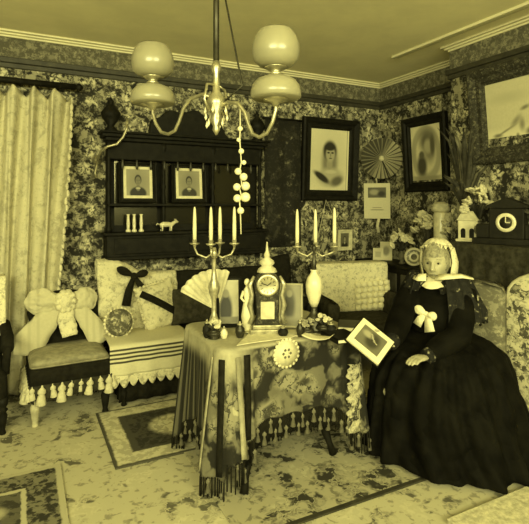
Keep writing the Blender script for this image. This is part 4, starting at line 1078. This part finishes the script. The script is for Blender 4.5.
# torso, pelvis, neck
def oval(c, rx, ry, n=24): return [(c[0] + rx * math.cos(2 * PI * i / n), c[1] + ry * math.sin(2 * PI * i / n), c[2]) for i in range(n)]
body.loft([oval((0, .02, .45), .15, .12), oval((0, .01, .52), .175, .14), oval((0, .01, .62), .155, .12), oval((0, 0, .72), .135, .105), oval((0, -.01, .82), .155, .12), oval((0, -.005, .90), .17, .115), oval((0, .0, .965), .165, .095), oval((0, .005, 1.0), .10, .07), oval((0, .0, 1.02), .055, .055), oval((0, -.01, 1.08), .05, .052)])
for sx in (-1, 1):
    body.tube([(sx * .09, 0, .50), (sx * .11, -.18, .52), (sx * .12, -.36, .50), (sx * .12, -.39, .42), (sx * .12, -.33, .25), (sx * .12, -.30, .09), (sx * .12, -.31, .05)], [.085, .082, .065, .06, .055, .036, .035], 14)
    body.tube([(sx * .12, -.27, .04), (sx * .12, -.33, .04), (sx * .125, -.41, .032), (sx * .125, -.46, .028)], [.03, .038, .038, .022], 12, .8)
for S, E, Wr in ((RS, RE, RWr), (LS, LE, LWr)):
    body.tube([S * .8 + Vector((0, 0, .19)), S, S.lerp(E, .5), E, E.lerp(Wr, .4), Wr], [.05, .052, .044, .038, .036, .024], 14)
NL = WI.to_3x3() @ Nh
hand(body, RWr, (al_l - RWr) - NL * .03, NL, 1, (.35, .45, .35))
hand(body, LWr, LTip - LWr, (0, 0, -1), -1, (.22, .3, .25))
# head
HC = Vector((0, -.035, 1.148)); HT = Matrix.Translation(HC) @ Matrix.Rotation(R(8), 4, 'X') @ Matrix.Rotation(R(10), 4, 'Z') @ Matrix.Scale(1.07, 4)
def head_pt(th, ph):
    x, y, z = math.sin(th) * math.cos(ph), math.sin(th) * math.sin(ph), -math.cos(th)
    X, Y, Z = .073 * x, .090 * y, .112 * z
    if z < -.1: X *= 1 - .28 * (-z - .1); Y = Y * (1 - .1 * (-z)) - .012 * (-z)
    fr_ = max(0, -y)
    for sx in (-1, 1):
        Y += .012 * fr_ * math.exp(-((x - sx * .42) / .2) ** 2 - ((z - .05) / .13) ** 2)
        Y -= .006 * fr_ * math.exp(-((x - sx * .5) / .25) ** 2 - ((z + .28) / .2) ** 2)
    Y -= .008 * fr_ * math.exp(-(x / .7) ** 2 - ((z - .24) / .1) ** 2)
    Y -= .010 * fr_ * math.exp(-(x / .25) ** 2 - ((z + .86) / .14) ** 2)
    Y -= .007 * fr_ * math.exp(-(x / .3) ** 2 - ((z + .55) / .07) ** 2)
    Y += .004 * fr_ * math.exp(-(x / .3) ** 2 - ((z + .54) / .02) ** 2)
    return (X, Y, Z)
hr = [[head_pt(PI * j / 40, 2 * PI * i / 48) for i in range(48)] for j in range(1, 40)]
body.loft(hr, True, True, HT)
body.tube([(0, -.082, .025), (0, -.096, .0), (0, -.108, -.022), (0, -.098, -.032)], [.008, .010, .014, .010], 10, 1, None, HT)
for sx in (-1, 1):
    body.ell((sx * .011, -.096, -.026), (.008, .010, .008), 8, 6, HT)
    body.ell((sx * .074, .008, -.005), (.008, .018, .030), 10, 8, HT)
bo = obj('body', body, 'skin', wo)
x = bo.modifiers.new('remesh', 'REMESH'); x.mode = 'VOXEL'; x.voxel_size = .0045; x.use_smooth_shade = True
x = bo.modifiers.new('smooth', 'SMOOTH'); x.factor = .5; x.iterations = 2
for sx in (-1, 1):
    e = obj('eye', MB().ell((sx * .029, -.077, .008), (.0115, .007, .0055), 12, 8, HT), 'tan', wo); 
    obj('iris', MB().ell((sx * .029, -.0835, .008), (.006, .003, .006), 10, 6, HT), 'ink', e)
    obj('eyebrow', MB().tube([HT @ Vector((sx * .013, -.087, .028)), HT @ Vector((sx * .03, -.084, .033)), HT @ Vector((sx * .046, -.074, .028))], [.002, .003, .0015], 6), 'hair', wo)
obj('lips', MB().tube([HT @ Vector((-.021, -.083, -.060)), HT @ Vector((-.008, -.0925, -.058)), HT @ Vector((.008, -.0925, -.058)), HT @ Vector((.021, -.083, -.060))], [.002, .005, .005, .002], 8), plain('lips', .18, .5), wo)
# hair
m = MB(); hrr = []
for j in range(0, 21):
    th = PI * (.02 + .98 * j / 20); row = []
    for i in range(48):
        ph = 2 * PI * i / 48; p = Vector(head_pt(PI - th, ph)); y = math.sin(ph)
        lim = .40 if y < -.55 else (.62 if y < -.05 else .80)
        t_ = min(th / PI, lim) * PI; p = Vector(head_pt(PI - t_, ph))
        g = 1.07 + .03 * math.sin(i * 1.6) * .4
        if th / PI > lim: g = 1.0
        row.append((p.x * g, p.y * g + .004, p.z * g))
    hrr.append(row)
m.loft(hrr, True, True, HT); m.ell((0, .095, .02), (.045, .035, .045), 14, 10, HT)
obj('hair', m, 'hair', wo)
# cap with frill and lappets
m = MB(); CT = HT @ Matrix.Translation((0, .022, .002)) @ Matrix.Rotation(R(-20), 4, 'X')
m.grid(lambda u, v: (.084 * math.sin(v * 1.2) / .93 * math.cos(2 * PI * u), .01 + .094 * math.sin(v * 1.2) / .93 * math.sin(2 * PI * u), .05 + .083 * math.cos(v * 1.2) + .004 * math.sin(u * 75) * v), 60, 8, True, CT)
m.grid(lambda u, v: ((.082 + .014 * v) * math.cos(2 * PI * u), .01 + (.092 + .014 * v) * math.sin(2 * PI * u), .082 - .016 * v + .010 * math.sin(u * 2 * PI * 17 + math.sin(u * 30)) * v), 170, 3, True, CT)
obj('lace_cap', m, 'lace', wo, solid=.002)
for sx in (-1, 1):
    obj('lappet', ribbon([HT @ Vector((sx * .088, .03, .07)), HT @ Vector((sx * .10, .035, -.01)), Vector((sx * .10, -.01, 1.06)), Vector((sx * .085, -.085, .985))], [.016, .022, .026, .030], .002, (sx * .8, -.6, .1)), 'lace', wo)
# dress
dm = MB()
dm.loft([oval((0, .01, .56), .20, .16, 32), oval((0, .0, .66), .195, .16, 32), oval((0, -.005, .72), .188, .155, 32), oval((0, -.018, .82), .19, .158, 32), oval((0, -.012, .90), .19, .142, 32), oval((0, .0, .97), .18, .108, 32), oval((0, .005, 1.01), .10, .08, 32), oval((0, .0, 1.03), .064, .064, 32)])
for S, E, Wr in ((RS, RE, RWr), (LS, LE, LWr)):
    pts = []; rs = []
    chain = [(S * .8 + Vector((0, 0, .19)), .058), (S, .074), (S.lerp(E, .3), .08), (S.lerp(E, .65), .077), (E, .074), (E.lerp(Wr, .35), .073), (E.lerp(Wr, .7), .064), (E.lerp(Wr, .9), .05)]
    dm.tube([c[0] for c in chain], [c[1] for c in chain], 16)
b_o = obj('bodice', dm, 'dress', wo); x = b_o.modifiers.new('remesh', 'REMESH'); x.mode = 'VOXEL'; x.voxel_size = .008; x.use_smooth_shade = True
x = b_o.modifiers.new('smooth', 'SMOOTH'); x.factor = .5; x.iterations = 3
def skirt_fn(u, v):
    a = 2 * PI * u; c_, s_ = math.cos(a), math.sin(a)       # s_<0 is forwards
    keys = [(0, .72, .17, .17, .15, .14), (.08, .69, .22, .23, .27, .18), (.2, .66, .27, .31, .38, .21), (.30, .60, .31, .37, .44, .25), (.42, .50, .34, .42, .47, .29), (.6, .34, .36, .46, .48, .34), (.8, .16, .38, .50, .485, .40), (1, .034, .40, .545, .49, .45)]
    for i in range(len(keys) - 1):
        if v <= keys[i + 1][0]: break
    k0, k1 = keys[i], keys[i + 1]; t = (v - k0[0]) / (k1[0] - k0[0]); z, rx_r, rx_l, fy, by = [p + (q - p) * t for p, q in zip(k0[1:], k1[1:])]
    rx = rx_l if c_ > 0 else rx_r; ry = by if s_ > 0 else fy
    e = .80
    x = rx * math.copysign(abs(c_) ** e, c_); y = ry * math.copysign(abs(s_) ** e, s_)
    f = 1 + ((.014 + .05 * max(0, v - .2)) * math.sin(a * 15 + 2.4 * math.sin(a * 3) + 1.2 * v) + .02 * math.sin(a * 31 + 3 * math.sin(5 * v + a))) * min(1, v * 4)
    dip = -.035 * math.exp(-(x / .07) ** 2) * (1 if s_ < 0 else 0) * math.sin(PI * min(1, v / .42)) if v < .42 else 0
    return (x * f, y * f, z + dip)
crumple(obj('skirt', MB().grid(skirt_fn, 220, 60, True), 'dress', wo, solid=.004), .03, .11, 0)
# capelet with ruffles
def cape_fn(u, v):
    a = R(-62) + R(304) * u; c_, s_ = math.cos(a), math.sin(a)
    rx = .075 + .20 * min(1, v * 1.25) ** .7; ry = .07 + .125 * min(1, v * 1.2) ** .8
    z = 1.05 + .02 * math.sin(PI * min(1, v * 1.6)) - .25 * max(0, v - .30) ** 1.0 / .70
    rip = 1 + .06 * v * math.sin(a * 15) ; return (rx * c_ * rip, .004 + ry * s_ * rip - .012 * v, z + .012 * math.sin(a * 15 + 1) * v)
obj('capelet', MB().grid(cape_fn, 150, 20), 'cape', wo, solid=.006)
def cape2(u, v):
    a = R(-70) + R(320) * u; c_, s_ = math.cos(a), math.sin(a); rip = 1 + .10 * (v + .2) * math.sin(a * 13)
    rx = .105 + .10 * v; ry = .09 + .05 * v
    return (rx * c_ * rip, .0 + ry * s_ * rip - .01, 1.03 - .055 * v + .012 * math.sin(a * 13 + .7))
obj('capelet_ruffle', MB().grid(cape2, 150, 8), 'cape', wo, solid=.006)
# white collar
def collar(u, v):
    a = 2 * PI * u; fr_ = max(0, -math.sin(a))
    return ((.058 + .055 * v) * math.cos(a) * (1 + .05 * v * math.sin(a * 20)), -.004 + (.06 + (.045 + .03 * fr_) * v) * math.sin(a), 1.062 - (.028 + .045 * fr_ ** 2) * v)
obj('collar', MB().grid(collar, 120, 8, True), 'white', wo, solid=.003)
obj('collar_point', ribbon([(-.03, -.115, 1.055), (-.075, -.125, 1.05), (-.115, -.11, 1.045)], [.026, .026, .010], .003, (0, -.75, .65)), 'white', wo)
obj('collar_point', ribbon([(.03, -.115, 1.06), (.10, -.12, 1.072), (.17, -.075, 1.078), (.22, -.02, 1.06)], [.024, .022, .018, .008], .003, (0, -.6, .8)), 'white', wo)
# white bow on the chest
k_ = Vector((.0, -.185, .845))
obj('bow_knot', MB().ell(k_, (.016, .012, .016), 10, 8), 'white', wo)
obj('bow_loop', lobe(k_, k_ + Vector((-.075, .0, .03)), .028, .014), 'white', wo)
obj('bow_loop', lobe(k_, k_ + Vector((.065, -.005, -.01)), .026, .014), 'white', wo)
obj('bow_tail', ribbon([k_, k_ + Vector((.02, -.02, -.04)), k_ + Vector((.035, -.035, -.095))], [.012, .024, .032], .002), 'white', wo)
obj('bow_tail', ribbon([k_, k_ + Vector((-.03, -.015, -.03)), k_ + Vector((-.05, -.02, -.07))], [.012, .022, .026], .002), 'white', wo)
for Wr, E in ((RWr, RE), (LWr, LE)):
    d = (Wr - E).normalized()
    obj('cuff', MB().tube([Wr - d * .035, Wr - d * .01, Wr + d * .006], [.047, .043, .040], 16), 'cape', wo)
# album
Mx = Matrix((Ah, Bh, Nh)).transposed().to_4x4(); Mx.translation = alb
ab = thing('photograph_album', 'tilted open album with pale page edges held by the seated person', 'album', alb)
ab.rotation_euler = Mx.to_euler()
obj('cover', MB().box(-la - .006, la + .006, -lb - .006, lb + .006, -.022, -.016), 'velvet', ab, smooth=False)
obj('pages', MB().box(-la, la, -lb, lb, -.016, -.002), 'paper', ab, smooth=False, bevel=.002)
obj('page_print', MB().box(-la * .72, la * .72, -lb * .66, lb * .66, -.002, .0005), painted('album_print', .13, [('e', .01, .0, .04, .05, .04, .4), ('e', -.03, .02, .03, .02, .3, .5)], .4, 'xy'), ab, smooth=False)

# ================================================================== chairs at the right
wc = thing('easy_chair', 'easy chair with pale padded back behind the seated person', 'armchair', WP, WR)
obj('seat', soft_box(-.26, .26, -.2, .27, .26, .42), 'grey', wc)
obj('backrest', soft_box(-.27, .33, .20, .30, .40, 1.0, .06), floral('easy_chair_cloth', .10, .20, .30, 12, 34, .3), wc)
for x in (-.23, .23):
    for y in (-.12, .24): obj('leg', turned_leg(.26, .03), 'ebony', wc, (x, y, 0))
fs = thing('fire_screen', 'pale flowered standing screen in front of the fireplace at the right edge', 'fire screen', (-.80, -2.54, 0), R(-84))
out = [(-.27 + .03 * math.sin(PI * i / 12), .24 + .6 * i / 12) for i in range(13)][::-1]
out = [(-.29 - .035 * math.sin(PI * i / 14), .16 + .70 * i / 14) for i in range(15)] + [(-.27 * math.cos(PI * i / 12), .90 + .16 * math.sin(PI * i / 12)) for i in range(13)] + [(.29 + .035 * math.sin(PI * i / 14), .86 - .70 * i / 14) for i in range(15)]
obj('panel', MB().prism(out, -.02, .0), 'chintz', fs, smooth=False, bevel=.006)
rim = [(x * 1.02, -.01, z + (.006 if z > .5 else -.006)) for x, z in out]; rim.append(rim[0])
obj('rim', MB().tube(rim, .014, 8), 'cream', fs)
for sx in (-1, 1):
    obj('foot', MB().tube([(sx * .2, -.13, .015), (sx * .2, -.06, .06), (sx * .2, 0, .17), (sx * .2, .05, .06), (sx * .2, .09, .015)], .014, 8), 'ebony', fs)
